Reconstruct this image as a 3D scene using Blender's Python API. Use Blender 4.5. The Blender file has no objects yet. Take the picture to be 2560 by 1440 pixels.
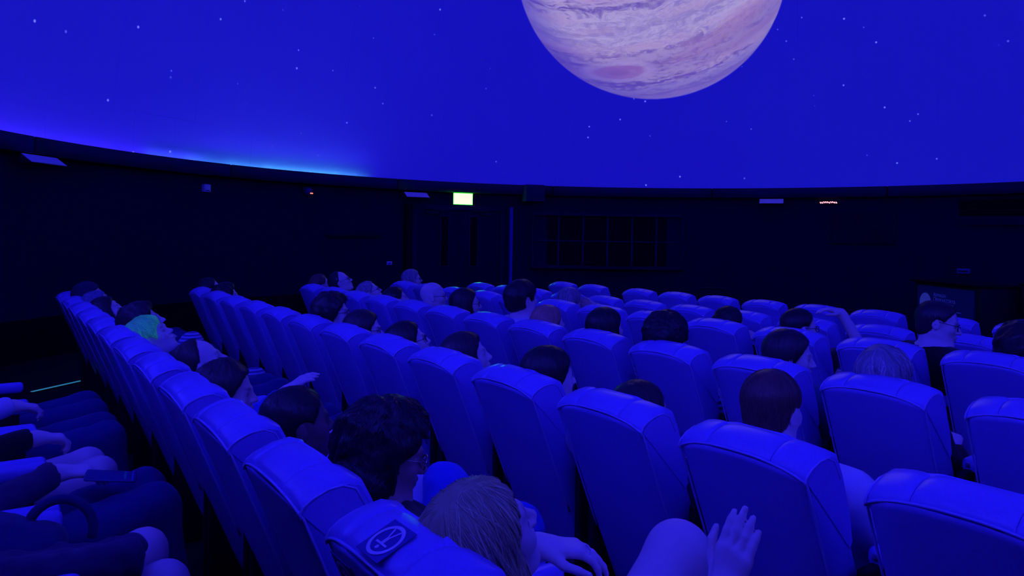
import bpy, bmesh, math, random
import numpy as np
from math import sin, cos, pi, radians, sqrt
from mathutils import Vector, Matrix

random.seed(7); rng = np.random.default_rng(7)
scene = bpy.context.scene
COL = scene.collection

# ------------------------------------------------------------------ camera, world, exposure
HC = 1.45                                   # phone held up by somebody seated in the back row
YAW = radians(35.9); ROLL = radians(0.9)
cam_d = bpy.data.cameras.new('camera'); cam = bpy.data.objects.new('camera', cam_d); COL.objects.link(cam)
cam_d.sensor_width = 36; cam_d.lens = 36 * 1849 / 2560; cam_d.shift_y = -127 / 2560
cam_d.clip_start = 0.02; cam_d.clip_end = 100
fw = Vector((sin(YAW), cos(YAW), 0)); rt = Vector((cos(YAW), -sin(YAW), 0)); up = Vector((0, 0, 1))
r2 = rt * cos(ROLL) + up * sin(ROLL); u2 = up * cos(ROLL) - rt * sin(ROLL)
M = Matrix((r2, u2, -fw)).transposed().to_4x4(); M.translation = (0, 0, HC); cam.matrix_world = M
scene.camera = cam
scene.view_settings.view_transform = 'Standard'; scene.view_settings.look = 'None'
scene.view_settings.gamma = 1.0; scene.view_settings.exposure = 0.0; scene.view_settings.use_curve_mapping = False
w = bpy.data.worlds.new('world'); scene.world = w; w.use_nodes = True
w.node_tree.nodes['Background'].inputs[0].default_value = (0, 0, 0.002, 1)
w.node_tree.nodes['Background'].inputs[1].default_value = 1.0

scene.cycles.max_bounces = 6; scene.cycles.diffuse_bounces = 5; scene.cycles.glossy_bounces = 3

# light levels of what shines in the room
DOME_BLUE = (0.0010, 0.0002, 0.29)          # projected night sky
COVE_COL = (0.05, 0.022, 1.0); COVE_STR = 46.0; COVE_NEAR = ((0.05, 0.020, 1.0), 95.0); COVE_CYAN = ((0.10, 0.60, 1.0), 17.0)
BACK_COL = (0.034, 0.028, 1.0); BACK_STR = 3000.0       # unseen cove strips added behind the camera to light the seats
PLANET_STR = 1.0
EXIT_STR = 34.0

# room constants
CX, CY = 5.9, 4.4; RIM_Z = 2.45; R_DOME = 7.55; R_FASCIA = 7.39; R_WALL = 7.62

# ------------------------------------------------------------------ helpers
def tag(o, label=None, cat=None, group=None, kind=None):
    if label: o['label'] = label
    if cat: o['category'] = cat
    if group: o['group'] = group
    if kind: o['kind'] = kind
    return o

def empty(name, loc=(0, 0, 0), rz=0.0, parent=None):
    o = bpy.data.objects.new(name, None); COL.objects.link(o)
    o.empty_display_size = .1; o.location = loc; o.rotation_euler = (0, 0, rz); o.parent = parent
    return o

def link(name, me, parent=None, mat=None, loc=None, rot=None):
    o = bpy.data.objects.new(name, me); COL.objects.link(o); o.parent = parent
    if mat is not None:
        if len(me.materials) == 0: me.materials.append(mat)
        elif me.materials[0] != mat:
            o.material_slots[0].link = 'OBJECT'; o.material_slots[0].material = mat
    if loc is not None: o.location = loc
    if rot is not None: o.rotation_euler = rot
    return o

def mesh(name, v, f, smooth=True):
    me = bpy.data.meshes.new(name)
    v = np.asarray(v, dtype=np.float32)
    if isinstance(f, np.ndarray):
        n, m = f.shape
        me.vertices.add(len(v)); me.vertices.foreach_set('co', v.ravel())
        me.loops.add(n * m); me.loops.foreach_set('vertex_index', f.astype(np.int32).ravel())
        me.polygons.add(n); me.polygons.foreach_set('loop_start', np.arange(0, n * m, m, dtype=np.int32))
        me.update(calc_edges=True)
    else:
        me.from_pydata([tuple(map(float, p)) for p in v], [], f); me.update()
    if smooth is True: me.polygons.foreach_set('use_smooth', np.ones(len(me.polygons), dtype=bool))
    elif smooth: me.polygons.foreach_set('use_smooth', np.arange(len(me.polygons)) < smooth)
    return me

def from_bm(name, bm, smooth=False):
    bmesh.ops.recalc_face_normals(bm, faces=bm.faces)
    me = bpy.data.meshes.new(name); bm.to_mesh(me); bm.free()
    if smooth: me.polygons.foreach_set('use_smooth', np.ones(len(me.polygons), dtype=bool))
    return me

def add_box(bm, c, s, r=0.0, seg=2, rot=None):
    ret = bmesh.ops.create_cube(bm, size=1.0); vs = ret['verts']
    bmesh.ops.scale(bm, vec=s, verts=vs)
    if r > 0:
        es = list({e for v in vs for e in v.link_edges})
        g = bmesh.ops.bevel(bm, geom=es, offset=r, segments=seg, profile=.5, affect='EDGES')
        vs = list({v for f in g['faces'] for v in f.verts} | {v for v in vs if v.is_valid})
    if rot is not None: bmesh.ops.rotate(bm, cent=(0, 0, 0), matrix=rot, verts=vs)
    bmesh.ops.translate(bm, vec=c, verts=vs)
    return vs

def box_me(name, c, s, r=0.0, seg=2, rot=None, smooth=None):
    bm = bmesh.new(); add_box(bm, c, s, r, seg, rot)
    return from_bm(name, bm, smooth if smooth is not None else r > 0)

def tube(pts, rad, n=6, closed=False, caps=True):
    pts = np.asarray(pts, float); N = len(pts)
    rad = np.broadcast_to(np.asarray(rad, float), (N,))
    tan = np.gradient(pts, axis=0) if not closed else np.roll(pts, -1, 0) - np.roll(pts, 1, 0)
    tan /= np.linalg.norm(tan, axis=1)[:, None] + 1e-12
    ref = np.array([0, 0, 1.]) if abs(tan[0][2]) < .9 else np.array([1., 0, 0])
    V = []
    for i in range(N):
        a = np.cross(tan[i], ref); a /= np.linalg.norm(a) + 1e-12; b = np.cross(tan[i], a); ref = np.cross(a, tan[i])
        for k in range(n):
            t = 2 * pi * k / n; V.append(pts[i] + rad[i] * (cos(t) * a + sin(t) * b))
    F = []
    for i in range(N if closed else N - 1):
        j = (i + 1) % N
        for k in range(n):
            F.append((i * n + k, i * n + (k + 1) % n, j * n + (k + 1) % n, j * n + k))
    if not closed and caps: F += [tuple(range(n))[::-1], tuple((N - 1) * n + k for k in range(n))]
    return V, F

def merge(*parts):
    V, F = [], []
    for v, f in parts:
        o = len(V); V += [tuple(p) for p in v]; F += [tuple(i + o for i in q) for q in f]
    return V, F

def text_me(name, body, size, mat=None):
    cu = bpy.data.curves.new(name, 'FONT'); cu.body = body; cu.size = size; cu.extrude = .001
    o = bpy.data.objects.new(name, cu); COL.objects.link(o)
    dg = bpy.context.evaluated_depsgraph_get(); me = bpy.data.meshes.new_from_object(o.evaluated_get(dg))
    bpy.data.objects.remove(o); me.name = name
    return me

# ------------------------------------------------------------------ materials
def mat(name, col, rough=.6, metal=0.0, spec=.5, bump=None, emit=None, estr=0.0, coat=0.0, sheen=0.0):
    m = bpy.data.materials.new(name); m.use_nodes = True; nt = m.node_tree; b = nt.nodes['Principled BSDF']
    b.inputs['Base Color'].default_value = (*col, 1); b.inputs['Roughness'].default_value = rough
    b.inputs['Metallic'].default_value = metal; b.inputs['Specular IOR Level'].default_value = spec
    b.inputs['Coat Weight'].default_value = coat; b.inputs['Coat Roughness'].default_value = .3
    b.inputs['Sheen Weight'].default_value = sheen
    if emit: b.inputs['Emission Color'].default_value = (*emit, 1); b.inputs['Emission Strength'].default_value = estr
    tc = nt.nodes.new('ShaderNodeTexCoord')
    nz = nt.nodes.new('ShaderNodeTexNoise'); nz.inputs['Scale'].default_value = bump[0] if bump else 8
    nz.inputs['Detail'].default_value = 3; nt.links.new(tc.outputs['Object'], nz.inputs['Vector'])
    if bump:
        bp = nt.nodes.new('ShaderNodeBump'); bp.inputs['Strength'].default_value = bump[1]; bp.inputs['Distance'].default_value = bump[2]
        nt.links.new(nz.outputs['Fac'], bp.inputs['Height']); nt.links.new(bp.outputs['Normal'], b.inputs['Normal'])
    # gentle procedural variation of the base colour
    hv = nt.nodes.new('ShaderNodeHueSaturation'); hv.inputs['Color'].default_value = (*col, 1)
    mr = nt.nodes.new('ShaderNodeMapRange'); mr.inputs['To Min'].default_value = .88; mr.inputs['To Max'].default_value = 1.12
    nt.links.new(nz.outputs['Fac'], mr.inputs['Value']); nt.links.new(mr.outputs['Result'], hv.inputs['Value'])
    nt.links.new(hv.outputs['Color'], b.inputs['Base Color'])
    return m

VINYL = mat('blue_vinyl', (.38, .28, .87), .34, spec=.55, bump=(180, .12, .002))
VINYL_P = mat('blue_piping', (.55, .45, .90), .36, spec=.5)
DARK = mat('dark_plastic', (.006, .006, .02), .6)
CARPET = mat('dark_carpet', (.010, .008, .022), .95, spec=.1, bump=(400, .6, .01))
WALL = mat('navy_wall', (.006, .006, .038), .9, spec=.08, bump=(60, .1, .003))
DADO = mat('black_dado', (.003, .003, .008), .9, spec=.1)
FASCIA = mat('fascia_black', (.008, .008, .06), .8, spec=.2)
BLACK = mat('black_matt', (.004, .004, .010), .7, spec=.3)
GLASS_D = mat('dark_pane', (.002, .002, .006), .5, spec=.06)
FRAME_D = mat('dark_frame', (.008, .008, .075), .6, spec=.15)
FRAME_O = mat('outer_frame', (.006, .006, .046), .8, spec=.1)
TRIMB = mat('pale_post', (.05, .05, .42), .5, spec=.3)
WHITE = mat('white_plastic', (.80, .72, .90), .5)
METAL = mat('satin_metal', (.55, .55, .62), .3, metal=.9)

def simple_emit(name, col, s):
    m = bpy.data.materials.new(name); m.use_nodes = True; nt = m.node_tree; nt.nodes.clear()
    e = nt.nodes.new('ShaderNodeEmission'); e.inputs[0].default_value = (*col, 1); e.inputs[1].default_value = s
    o = nt.nodes.new('ShaderNodeOutputMaterial'); nt.links.new(e.outputs[0], o.inputs[0]); return m

# ---- dome screen: projected sky, stars and planet are light the screen gives off
class NT:
    def __init__(s, nt): s.nt = nt
    def n(s, t, **k):
        nd = s.nt.nodes.new(t)
        for a, b in k.items(): setattr(nd, a, b)
        return nd
    def put(s, sock, v):
        if hasattr(v, 'is_linked') or isinstance(v, bpy.types.NodeSocket): s.nt.links.new(v, sock)
        else: sock.default_value = v
    def m(s, op, a, b=0.0, c=0.0, clamp=False):
        nd = s.n('ShaderNodeMath', operation=op); nd.use_clamp = clamp
        s.put(nd.inputs[0], a); s.put(nd.inputs[1], b); s.put(nd.inputs[2], c); return nd.outputs[0]
    def dot(s, v, w):
        nd = s.n('ShaderNodeVectorMath', operation='DOT_PRODUCT'); s.put(nd.inputs[0], v); s.put(nd.inputs[1], w); return nd.outputs['Value']
    def comb(s, x, y, z):
        nd = s.n('ShaderNodeCombineXYZ'); s.put(nd.inputs[0], x); s.put(nd.inputs[1], y); s.put(nd.inputs[2], z); return nd.outputs[0]
    def noise(s, v, scale, detail=4, rough=.55, dist=0.0):
        nd = s.n('ShaderNodeTexNoise'); s.put(nd.inputs['Vector'], v); nd.inputs['Scale'].default_value = scale
        nd.inputs['Detail'].default_value = detail; nd.inputs['Roughness'].default_value = rough; nd.inputs['Distortion'].default_value = dist
        return nd.outputs['Fac']
    def rng(s, v, a, b, c=0.0, d=1.0, smooth=True):
        nd = s.n('ShaderNodeMapRange'); nd.interpolation_type = 'SMOOTHSTEP' if smooth else 'LINEAR'
        s.put(nd.inputs['Value'], v)
        for nm, q in (('From Min', a), ('From Max', b), ('To Min', c), ('To Max', d)): s.put(nd.inputs[nm], q)
        return nd.outputs['Result']
    def mix(s, f, a, b):
        nd = s.n('ShaderNodeMix', data_type='RGBA'); s.put(nd.inputs[0], f)
        for k, v in ((6, a), (7, b)):
            s.put(nd.inputs[k], (*v, 1) if isinstance(v, tuple) else v)
        return nd.outputs[2]

def srgb(r, g, b):
    f = lambda c: (c / 255 / 12.92) if c < 10.3 else ((c / 255 + .055) / 1.055) ** 2.4
    return (f(r), f(g), f(b))

def finish_dome(m, g, d, disc, c1):
    # stars
    vo = g.n('ShaderNodeTexVoronoi'); g.put(vo.inputs['Vector'], d); vo.inputs['Scale'].default_value = 46
    sp = g.n('ShaderNodeSeparateColor'); g.put(sp.inputs[0], vo.outputs['Color'])
    st = g.m('MULTIPLY', g.rng(vo.outputs['Distance'], .14, .05), g.rng(sp.outputs[0], .80, .99, 0, 1))
    st = g.m('MULTIPLY', st, .85)
    sky = g.mix(st, DOME_BLUE, srgb(120, 130, 255))
    col = sky if c1 is None else g.mix(disc, sky, c1)
    em = g.n('ShaderNodeEmission'); g.put(em.inputs[0], col); em.inputs[1].default_value = PLANET_STR
    df = g.n('ShaderNodeBsdfDiffuse'); df.inputs[0].default_value = (.40, .40, .48, 1)
    ad = g.n('ShaderNodeAddShader'); g.nt.links.new(em.outputs[0], ad.inputs[0]); g.nt.links.new(df.outputs[0], ad.inputs[1])
    o = g.n('ShaderNodeOutputMaterial'); g.nt.links.new(ad.outputs[0], o.inputs[0])
    m.cycles.emission_sampling = 'NONE'          # a huge even light: plain path tracing finds it
    return m

def dome_material(planet=True):
    m = bpy.data.materials.new('dome_screen' if planet else 'dome_sky'); m.use_nodes = True; nt = m.node_tree; nt.nodes.clear(); g = NT(nt)
    pos = g.n('ShaderNodeNewGeometry').outputs['Position']
    sub = g.n('ShaderNodeVectorMath', operation='SUBTRACT'); g.put(sub.inputs[0], pos); sub.inputs[1].default_value = (CX, CY, RIM_Z)
    nrm = g.n('ShaderNodeVectorMath', operation='NORMALIZE'); g.put(nrm.inputs[0], sub.outputs[0]); d = nrm.outputs[0]
    if not planet: return finish_dome(m, g, d, None, None)
    # dome-master position of the planet: direction from the dome centre and tangent axes
    N0 = (0.52417, 0.66513, 0.53183); E1 = (0.78542, -0.61897, 0.0); E2 = (-0.32919, -0.41771, 0.84685)
    dn = g.dot(d, N0); dn_s = g.m('MAXIMUM', dn, .05)
    a = g.m('DIVIDE', g.dot(d, E1), dn_s); b = g.m('DIVIDE', g.dot(d, E2), dn_s)
    aa, ab, bb = g.m('MULTIPLY', a, a), g.m('MULTIPLY', a, b), g.m('MULTIPLY', b, b)
    def lin(c):
        o = 0.0
        for q, k in zip((a, b, aa, ab, bb), c): o = g.m('MULTIPLY_ADD', q, k, o)
        return o
    p = lin((3.0068, .2833, .2527, .9063, .2533)); q = lin((.0018, 3.1241, -.3084, .0839, .6253))
    r2 = g.m('ADD', g.m('MULTIPLY', p, p), g.m('MULTIPLY', q, q)); r = g.m('SQRT', r2)
    disc = g.m('MULTIPLY', g.rng(r, 1.004, .992), g.m('GREATER_THAN', dn, .3))
    nz = g.m('SQRT', g.m('MAXIMUM', g.m('SUBTRACT', 1.0, r2), 0.0))
    T = radians(17); az = .38; sc = sqrt(1 - az * az)
    lat = g.m('MULTIPLY_ADD', p, -sin(T) * sc, g.m('MULTIPLY_ADD', q, cos(T) * sc, g.m('MULTIPLY', nz, az)))
    lon = g.m('MULTIPLY_ADD', p, cos(T), g.m('MULTIPLY', q, sin(T)))
    # big turbulence that bends the bands
    v1 = g.comb(g.m('MULTIPLY', lon, 1.6), g.m('MULTIPLY', lat, 5.0), 3.1)
    w1 = g.m('SUBTRACT', g.noise(v1, 1.3, 5, .6, 1.2), .5)
    v2 = g.comb(g.m('MULTIPLY', lon, 5.0), g.m('MULTIPLY', lat, 13.0), 7.7)
    w2 = g.m('SUBTRACT', g.noise(v2, 1.2, 6, .62, 2.2), .5)
    lw = g.m('MULTIPLY_ADD', w1, .16, lat)
    band = g.noise(g.comb(g.m('MULTIPLY_ADD', w2, .12, g.m('MULTIPLY', lon, .35)), g.m('MULTIPLY', lw, 7.0), 1.0), 1.0, 3, .5)
    fine = g.noise(g.comb(g.m('MULTIPLY', lon, 1.2), g.m('MULTIPLY_ADD', w2, .35, g.m('MULTIPLY', lw, 26.0)), 4.0), 1.0, 4, .6)
    swirl = g.noise(g.comb(g.m('MULTIPLY', lon, 4.5), g.m('MULTIPLY', lw, 12.0), 2.0), 1.5, 7, .62, 2.6)
    val = g.m('ADD', g.m('MULTIPLY', band, .40), g.m('ADD', g.m('MULTIPLY', fine, .25), g.m('MULTIPLY', swirl, .48)))
    light = g.rng(val, .47, .64)
    c1 = g.mix(light, srgb(96, 74, 132), srgb(164, 148, 178))
    pink = g.rng(g.noise(g.comb(lon, g.m('MULTIPLY', lw, 6.0), 9.0), 1.1, 3), .46, .64)
    c1 = g.mix(g.m('MULTIPLY', pink, .6), c1, srgb(162, 122, 150))
    # belts: violet darker belt below the pale zone, pale rim zone at the bottom
    belt = g.m('MULTIPLY', g.rng(lw, -.60, -.50), g.rng(lw, -.22, -.36))
    c1 = g.mix(g.m('MULTIPLY', belt, .40), c1, srgb(106, 76, 130))
    pale = g.m('MULTIPLY', g.rng(lw, -.30, -.18), g.rng(lw, .14, .02))
    c1 = g.mix(g.m('MULTIPLY', pale, .38), c1, srgb(174, 162, 190))
    low = g.rng(lw, -.60, -.68)
    c1 = g.mix(g.m('MULTIPLY', low, .55), c1, srgb(112, 98, 160))
    # great oval storm
    s0 = (-.24 * cos(T) + -.80 * sin(T)); 
    lt0 = (-.24 * -sin(T) * sc + -.80 * cos(T) * sc + sqrt(1 - .24 ** 2 - .80 ** 2) * az)
    so = g.m('SQRT', g.m('ADD', g.m('POWER', g.m('ABSOLUTE', g.m('DIVIDE', g.m('SUBTRACT', lon, s0), .21)), 2.0),
                         g.m('POWER', g.m('ABSOLUTE', g.m('DIVIDE', g.m('SUBTRACT', lat, lt0), .085)), 2.0)))
    so = g.m('MULTIPLY_ADD', w2, .25, so)
    ring = g.m('MULTIPLY', g.rng(so, 1.5, 1.15), g.rng(so, .75, 1.0))
    c1 = g.mix(g.m('MULTIPLY', g.rng(so, 1.05, .8), .75), c1, srgb(136, 94, 140))
    c1 = g.mix(g.m('MULTIPLY', ring, .6), c1, srgb(156, 136, 176))
    c1 = g.mix(g.m('MULTIPLY', g.rng(so, .5, .25), .5), c1, srgb(112, 76, 124))
    # limb of the projected globe is dimmer, most on the left
    limb = g.m('MULTIPLY', g.rng(r, .72, 1.02), g.rng(p, .5, -.7, .25, .75))
    c1 = g.mix(limb, c1, srgb(66, 50, 150))
    return finish_dome(m, g, d, disc, c1)

DOME_MAT = dome_material(); SKY_MAT = dome_material(False)

# ------------------------------------------------------------------ the room shell
def cyl(az, r, z): return (CX + r * cos(radians(az)), CY + r * sin(radians(az)), z)

def arc_wall(a0, a1, r0, r1, z0, z1, step=2.5):
    n = max(2, int(abs(a1 - a0) / step) + 1); V, F = [], []
    for i in range(n):
        a = a0 + (a1 - a0) * i / (n - 1)
        V += [cyl(a, r0, z0), cyl(a, r0, z1), cyl(a, r1, z1), cyl(a, r1, z0)]
    for i in range(n - 1):
        for k in range(4): F.append((4 * i + k, 4 * i + (k + 1) % 4, 4 * i + 4 + (k + 1) % 4, 4 * i + 4 + k))
    F += [(0, 1, 2, 3), (4 * n - 1, 4 * n - 2, 4 * n - 3, 4 * n - 4)]
    return V, F

def disc_floor(name, r, z, th, xmax=None):
    pts = []
    for k in range(120):
        a = 2 * pi * k / 120; x = CX + r * cos(a)
        if xmax is not None: x = min(x, xmax)
        pts.append((x, CY + r * sin(a)))
    n = len(pts); V = [(x, y, z) for x, y in pts] + [(x, y, z - th) for x, y in pts]
    F = [tuple(range(n)), tuple(range(n, 2 * n))[::-1]] + [(k, n + k, n + (k + 1) % n, (k + 1) % n) for k in range(n)]
    return mesh(name, V, F, False)

floor = tag(link('floor', disc_floor('floor', 7.8, -.05, .1), mat=CARPET), kind='structure')
plat = tag(link('floor_platform', disc_floor('floor_platform', 7.6, 0.0, .05, 4.78), mat=CARPET), kind='structure')
for nm, a0, a1 in (('wall_front', 20, 72), ('wall_left', 72, 142), ('wall_back', 142, 290), ('wall_right', 290, 380)):
    wo = tag(link(nm, mesh(nm, *arc_wall(a0, a1, R_WALL, R_WALL + .12, -.05, 2.42), smooth=False), mat=WALL), kind='structure')
for nm, a0, a1 in (('baseboard_left', 87.6, 142), ('baseboard_back', 142, 290)):
    tag(link(nm, mesh(nm, *arc_wall(a0, a1, R_WALL - .02, R_WALL, -.05, .46), smooth=False), mat=DADO), kind='structure')

# dome: a dark backing shell carries the screen panels
def patch(e0, e1, da, r, n=4, mseg=4):
    V, F = [], []
    for i in range(n + 1):
        for j in range(mseg + 1):
            a = radians(-da / 2 + da * i / n); e = radians(e0 + (e1 - e0) * j / mseg)
            V.append((r * cos(e) * cos(a), r * cos(e) * sin(a), r * sin(e)))
    for i in range(n):
        for j in range(mseg):
            b = i * (mseg + 1) + j; F.append((b, b + 1, b + mseg + 2, b + mseg + 1))
    m0 = len(V); V += [(x * 1.0004, y * 1.0004, z * 1.0004) for x, y, z in V[:m0]]
    edge = [i * (mseg + 1) for i in range(n + 1)] + [n * (mseg + 1) + j for j in range(1, mseg + 1)] + \
           [i * (mseg + 1) + mseg for i in range(n - 1, -1, -1)] + [j for j in range(mseg - 1, 0, -1)]
    F += [tuple(v + m0 for v in f)[::-1] for f in F[:n * mseg]]
    b0 = len(V); ne = len(edge); V += [V[k] for k in edge] + [V[k + m0] for k in edge]
    F += [(b0 + k, b0 + (k + 1) % ne, b0 + ne + (k + 1) % ne, b0 + ne + k) for k in range(ne)]
    return V, F
Vb, Fb = [], []
NB = 72
for j in range(19):
    e = radians(-.4 + 90.4 * j / 18) if j < 18 else radians(90)
    for i in range(NB):
        a = 2 * pi * i / NB; rr = R_DOME + .03
        Vb.append((rr * cos(e) * cos(a), rr * cos(e) * sin(a), rr * sin(e)))
for j in range(18):
    for i in range(NB):
        Fb.append((j * NB + i, j * NB + (i + 1) % NB, (j + 1) * NB + (i + 1) % NB, (j + 1) * NB + i))
ceil = tag(link('ceiling', mesh('dome_shell', Vb, Fb), mat=mat('dome_backing', (.3, .3, .4), .8), loc=(CX, CY, RIM_Z)), kind='structure')
GORE = 5.0; TIERS = ((-.35, 4.2), (4.2, 20), (20, 50), (50, 89.5))
for ti, (e0, e1) in enumerate(TIERS):
    pm = mesh('dome_panel', *patch(e0 + .003, e1 - .003, GORE - .007, R_DOME, 6, 6 if ti == 0 else 24), smooth=12 * (6 if ti == 0 else 24))
    for k in range(72):
        ang = GORE * k + 2.0 + (2.5 if ti % 2 else 0)
        near = any(cos(radians(e)) * (cos(radians(ang + da)) * .52417 + sin(radians(ang + da)) * .66513) + sin(radians(e)) * .53183 > cos(radians(24))
                   for da in (-2.5, 0, 2.5) for e in np.linspace(e0, e1, 9))
        po = link('panel', pm, ceil, DOME_MAT if near else SKY_MAT, rot=(0, 0, radians(GORE * k + 2.0 + (2.5 if ti % 2 else 0))))
        s = 1 + rng.uniform(-.00015, .00015); po.scale = (s, s, s)

# fascia boards around the foot of the dome, with joints, and the ledge above the wall
tr = tag(empty('trim_1'), kind='structure')
cuts = [-6.0, 17.8, 41.3, 65.2, 89, 113, 137, 161, 185, 209, 233, 257, 281, 305, 330, 354]
for a0, a1 in zip(cuts[:-1], cuts[1:]):
    link('fascia_board', mesh('fascia_board', *arc_wall(a0 + .12, a1 - .12, R_FASCIA, R_FASCIA + .02, 2.265, 2.45)), tr, FASCIA)
link('fascia_backing', mesh('fascia_backing', *arc_wall(0, 360, R_FASCIA + .02, R_FASCIA + .026, 2.27, 2.445)), tr, BLACK)
link('ledge', mesh('ledge', *arc_wall(0, 360, R_FASCIA + .02, R_WALL + .1, 2.265, 2.28)), tr, BLACK)

# blue LED strips lying in the cove behind the fascia
LED = simple_emit('cove_led', COVE_COL, COVE_STR)
LEDB = simple_emit('added_led_back', BACK_COL, BACK_STR); LEDC = simple_emit('added_led_back_right', BACK_COL, BACK_STR * .45)
def led(a0, a1, label, lm=None, cyan=None):
    o = empty('cove_light', cyl((a0 + a1) / 2, R_FASCIA + .055, 2.28))
    inv = -Vector(o.location)
    def part(nm, r0, r1, z0, z1, m):
        v, f = arc_wall(a0, a1, r0, r1, z0, z1, 1.5)
        link(nm, mesh(nm, [Vector(p) + inv for p in v], f, False), o, m)
    part('channel', R_FASCIA + .035, R_FASCIA + .075, 2.28, 2.30, METAL)
    part('light_strip', R_FASCIA + .045, R_FASCIA + .065, 2.301, 2.308, lm or LED)
    if cyan:
        part('tube_holder', R_DOME - .075, R_DOME - .055, 2.37, 2.425, METAL)
        for c0, c1_, f in ((92.8, 94.2, .3), (94.3, 96.4, .7), (96.5, 108, 1.1), (108.1, 113, .75), (113.1, 118, .45), (118.1, 123, .22)):
            v, fc = arc_wall(c0, c1_, R_DOME - .072, R_DOME - .058, 2.426, 2.434, 1.5)
            link('cyan_tube', mesh('cyan_tube', [Vector(p) + inv for p in v], fc, False), o, simple_emit('cove_cyan', cyan[0], cyan[1] * f))
    tag(o, label, 'cove light', 'cove lights behind the dome rim')
led(92.5, 116, 'blue cove light glowing brightest above the left wall', simple_emit('cove_led_near', *COVE_NEAR), COVE_CYAN)
led(116.3, 146, 'blue cove light glowing behind the dome rim at far left')
for k, nm in enumerate(('behind the left aisle', 'behind the left part of the back row', 'behind the middle of the back row', 'behind the right part of the back row', 'behind the right aisle')):
    led(162 + 27 * k, 187 + 27 * k, 'added blue cove light in the dome rim ' + nm, LEDB if k < 3 else LEDC)

# ------------------------------------------------------------------ door, window, wall fittings
def wall_at(name, az, z, r=R_WALL, parent=None):      # local +X runs right along the wall, -Y into the room
    return empty(name, cyl(az, r, z), radians(az - 90), parent)

dr = tag(wall_at('door_1', 79.2, 0, R_WALL - .075), kind='structure')
link('door_frame', mesh('door_frame', *merge(*[(lambda c, s: (lambda m: ([tuple(v.co) for v in m.vertices], [tuple(p.vertices) for p in m.polygons]))(box_me('t', c, s)))(c, s)
     for c, s in (((-.87, 0, 1.0), (.09, .12, 2.0)), ((.87, 0, 1.0), (.09, .12, 2.0)), ((0, 0, 1.985), (1.83, .12, .09)))]), smooth=False), dr, FRAME_O)
for sx in (-1, 1):
    lf = link('door_leaf', box_me('door_leaf', (sx * .413, .0, .97), (.818, .05, 1.94)), dr, WALL)
    bm = bmesh.new()
    for c, s in (((sx * .29 - .082, -.03, 1.36), (.02, .03, .95)), ((sx * .29 + .082, -.03, 1.36), (.02, .03, .95)),
                 ((sx * .29, -.03, 1.83), (.18, .03, .02)), ((sx * .29, -.03, .89), (.18, .03, .02))): add_box(bm, c, s)
    link('vision_frame', from_bm('vision_frame', bm), lf, FRAME_D)
    link('vision_panel', box_me('vision_panel', (sx * .29, -.027, 1.36), (.145, .01, .92)), lf, GLASS_D)
    bm = bmesh.new(); add_box(bm, (sx * .55, -.05, 1.88), (.24, .05, .06), .01)
    add_box(bm, (sx * .40, -.10, 1.93), (.34, .02, .015), rot=Matrix.Rotation(0, 3, 'Z'))
    link('door_closer', from_bm('door_closer', bm), lf, DARK)
    link('push_plate', box_me('push_plate', (sx * .08, -.027, 1.05), (.08, .004, .3)), lf, WALL)
tag(link('trim_2', box_me('post', (0, -.04, 1.0), (.055, .08, 2.05)), mat=TRIMB, loc=cyl(71.2, R_WALL - .02, 0), rot=(0, 0, radians(71.2 - 90))), kind='structure')
tag(link('trim_3', box_me('post', (0, -.04, 1.0), (.055, .08, 2.05)), mat=DADO, loc=cyl(87.1, R_WALL - .02, 0), rot=(0, 0, radians(87.1 - 90))), kind='structure')

wn = tag(wall_at('window_1', 56.6, 0, R_WALL - .12), kind='structure')
W0, W1, Z0, Z1 = -1.445, 1.445, .915, 1.886
bm = bmesh.new()
for c, s in (((W0 - .03, 0, 1.4), (.06, .16, 1.09)), ((W1 + .03, 0, 1.4), (.06, .16, 1.09)), ((0, 0, Z1 + .03), (2.89, .16, .06)), ((0, -.02, Z0 - .03), (3.0, .22, .06))): add_box(bm, c, s)
link('window_frame', from_bm('window_frame', bm), wn, FRAME_O)
for k in range(1, 6): link('mullion', box_me('mullion', (W0 + 2.89 * k / 6, .0, 1.4), (.032, .05, .97)), wn, FRAME_D)
link('transom', box_me('transom', (0, .005, 1.395), (2.89, .03, .022)), wn, FRAME_D)
pane = box_me('pane', (0, .03, 0), (.45, .008, .465))
for k in range(6):
    for z in (1.16, 1.64): link('pane', pane, wn, GLASS_D, loc=(W0 + 2.89 * (k + .5) / 6, 0, z))

def wedge_light(az, z, wd, label):
    o = wall_at('wall_light', az, z, R_FASCIA)
    v = [(-wd / 2, 0, 0), (wd / 2, 0, 0), (wd / 2, -.14, 0), (-wd / 2, -.14, 0), (-wd / 2, 0, .095), (wd / 2, 0, .095)]
    link('body', mesh('body', v, [(0, 3, 2, 1), (0, 1, 5, 4), (0, 4, 3), (1, 2, 5), (3, 4, 5, 2)], False), o, DARK)
    q = [(-wd / 2 + .01, -.136, .008), (wd / 2 - .01, -.136, .008), (wd / 2 - .01, -.008, .095), (-wd / 2 + .01, -.008, .095)]
    q2 = [(x, y - .006, zz + .006) for x, y, zz in q]
    link('front_panel', mesh('front_panel', q + q2, [(0, 1, 2, 3), (7, 6, 5, 4), (0, 4, 5, 1), (1, 5, 6, 2), (2, 6, 7, 3), (3, 7, 4, 0)], False), o, WHITE)
    tag(o, label, 'wall light', 'sloping white wall fittings under the dome rim')
wedge_light(136.6, 2.15, .52, 'pale sloping wall fitting under the rim at the far left edge')
wedge_light(86.4, 2.125, .46, 'pale sloping wall fitting left of the green exit sign')
wedge_light(32.9, 2.145, .44, 'pale rectangular wall fitting right of the dark window')

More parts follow.
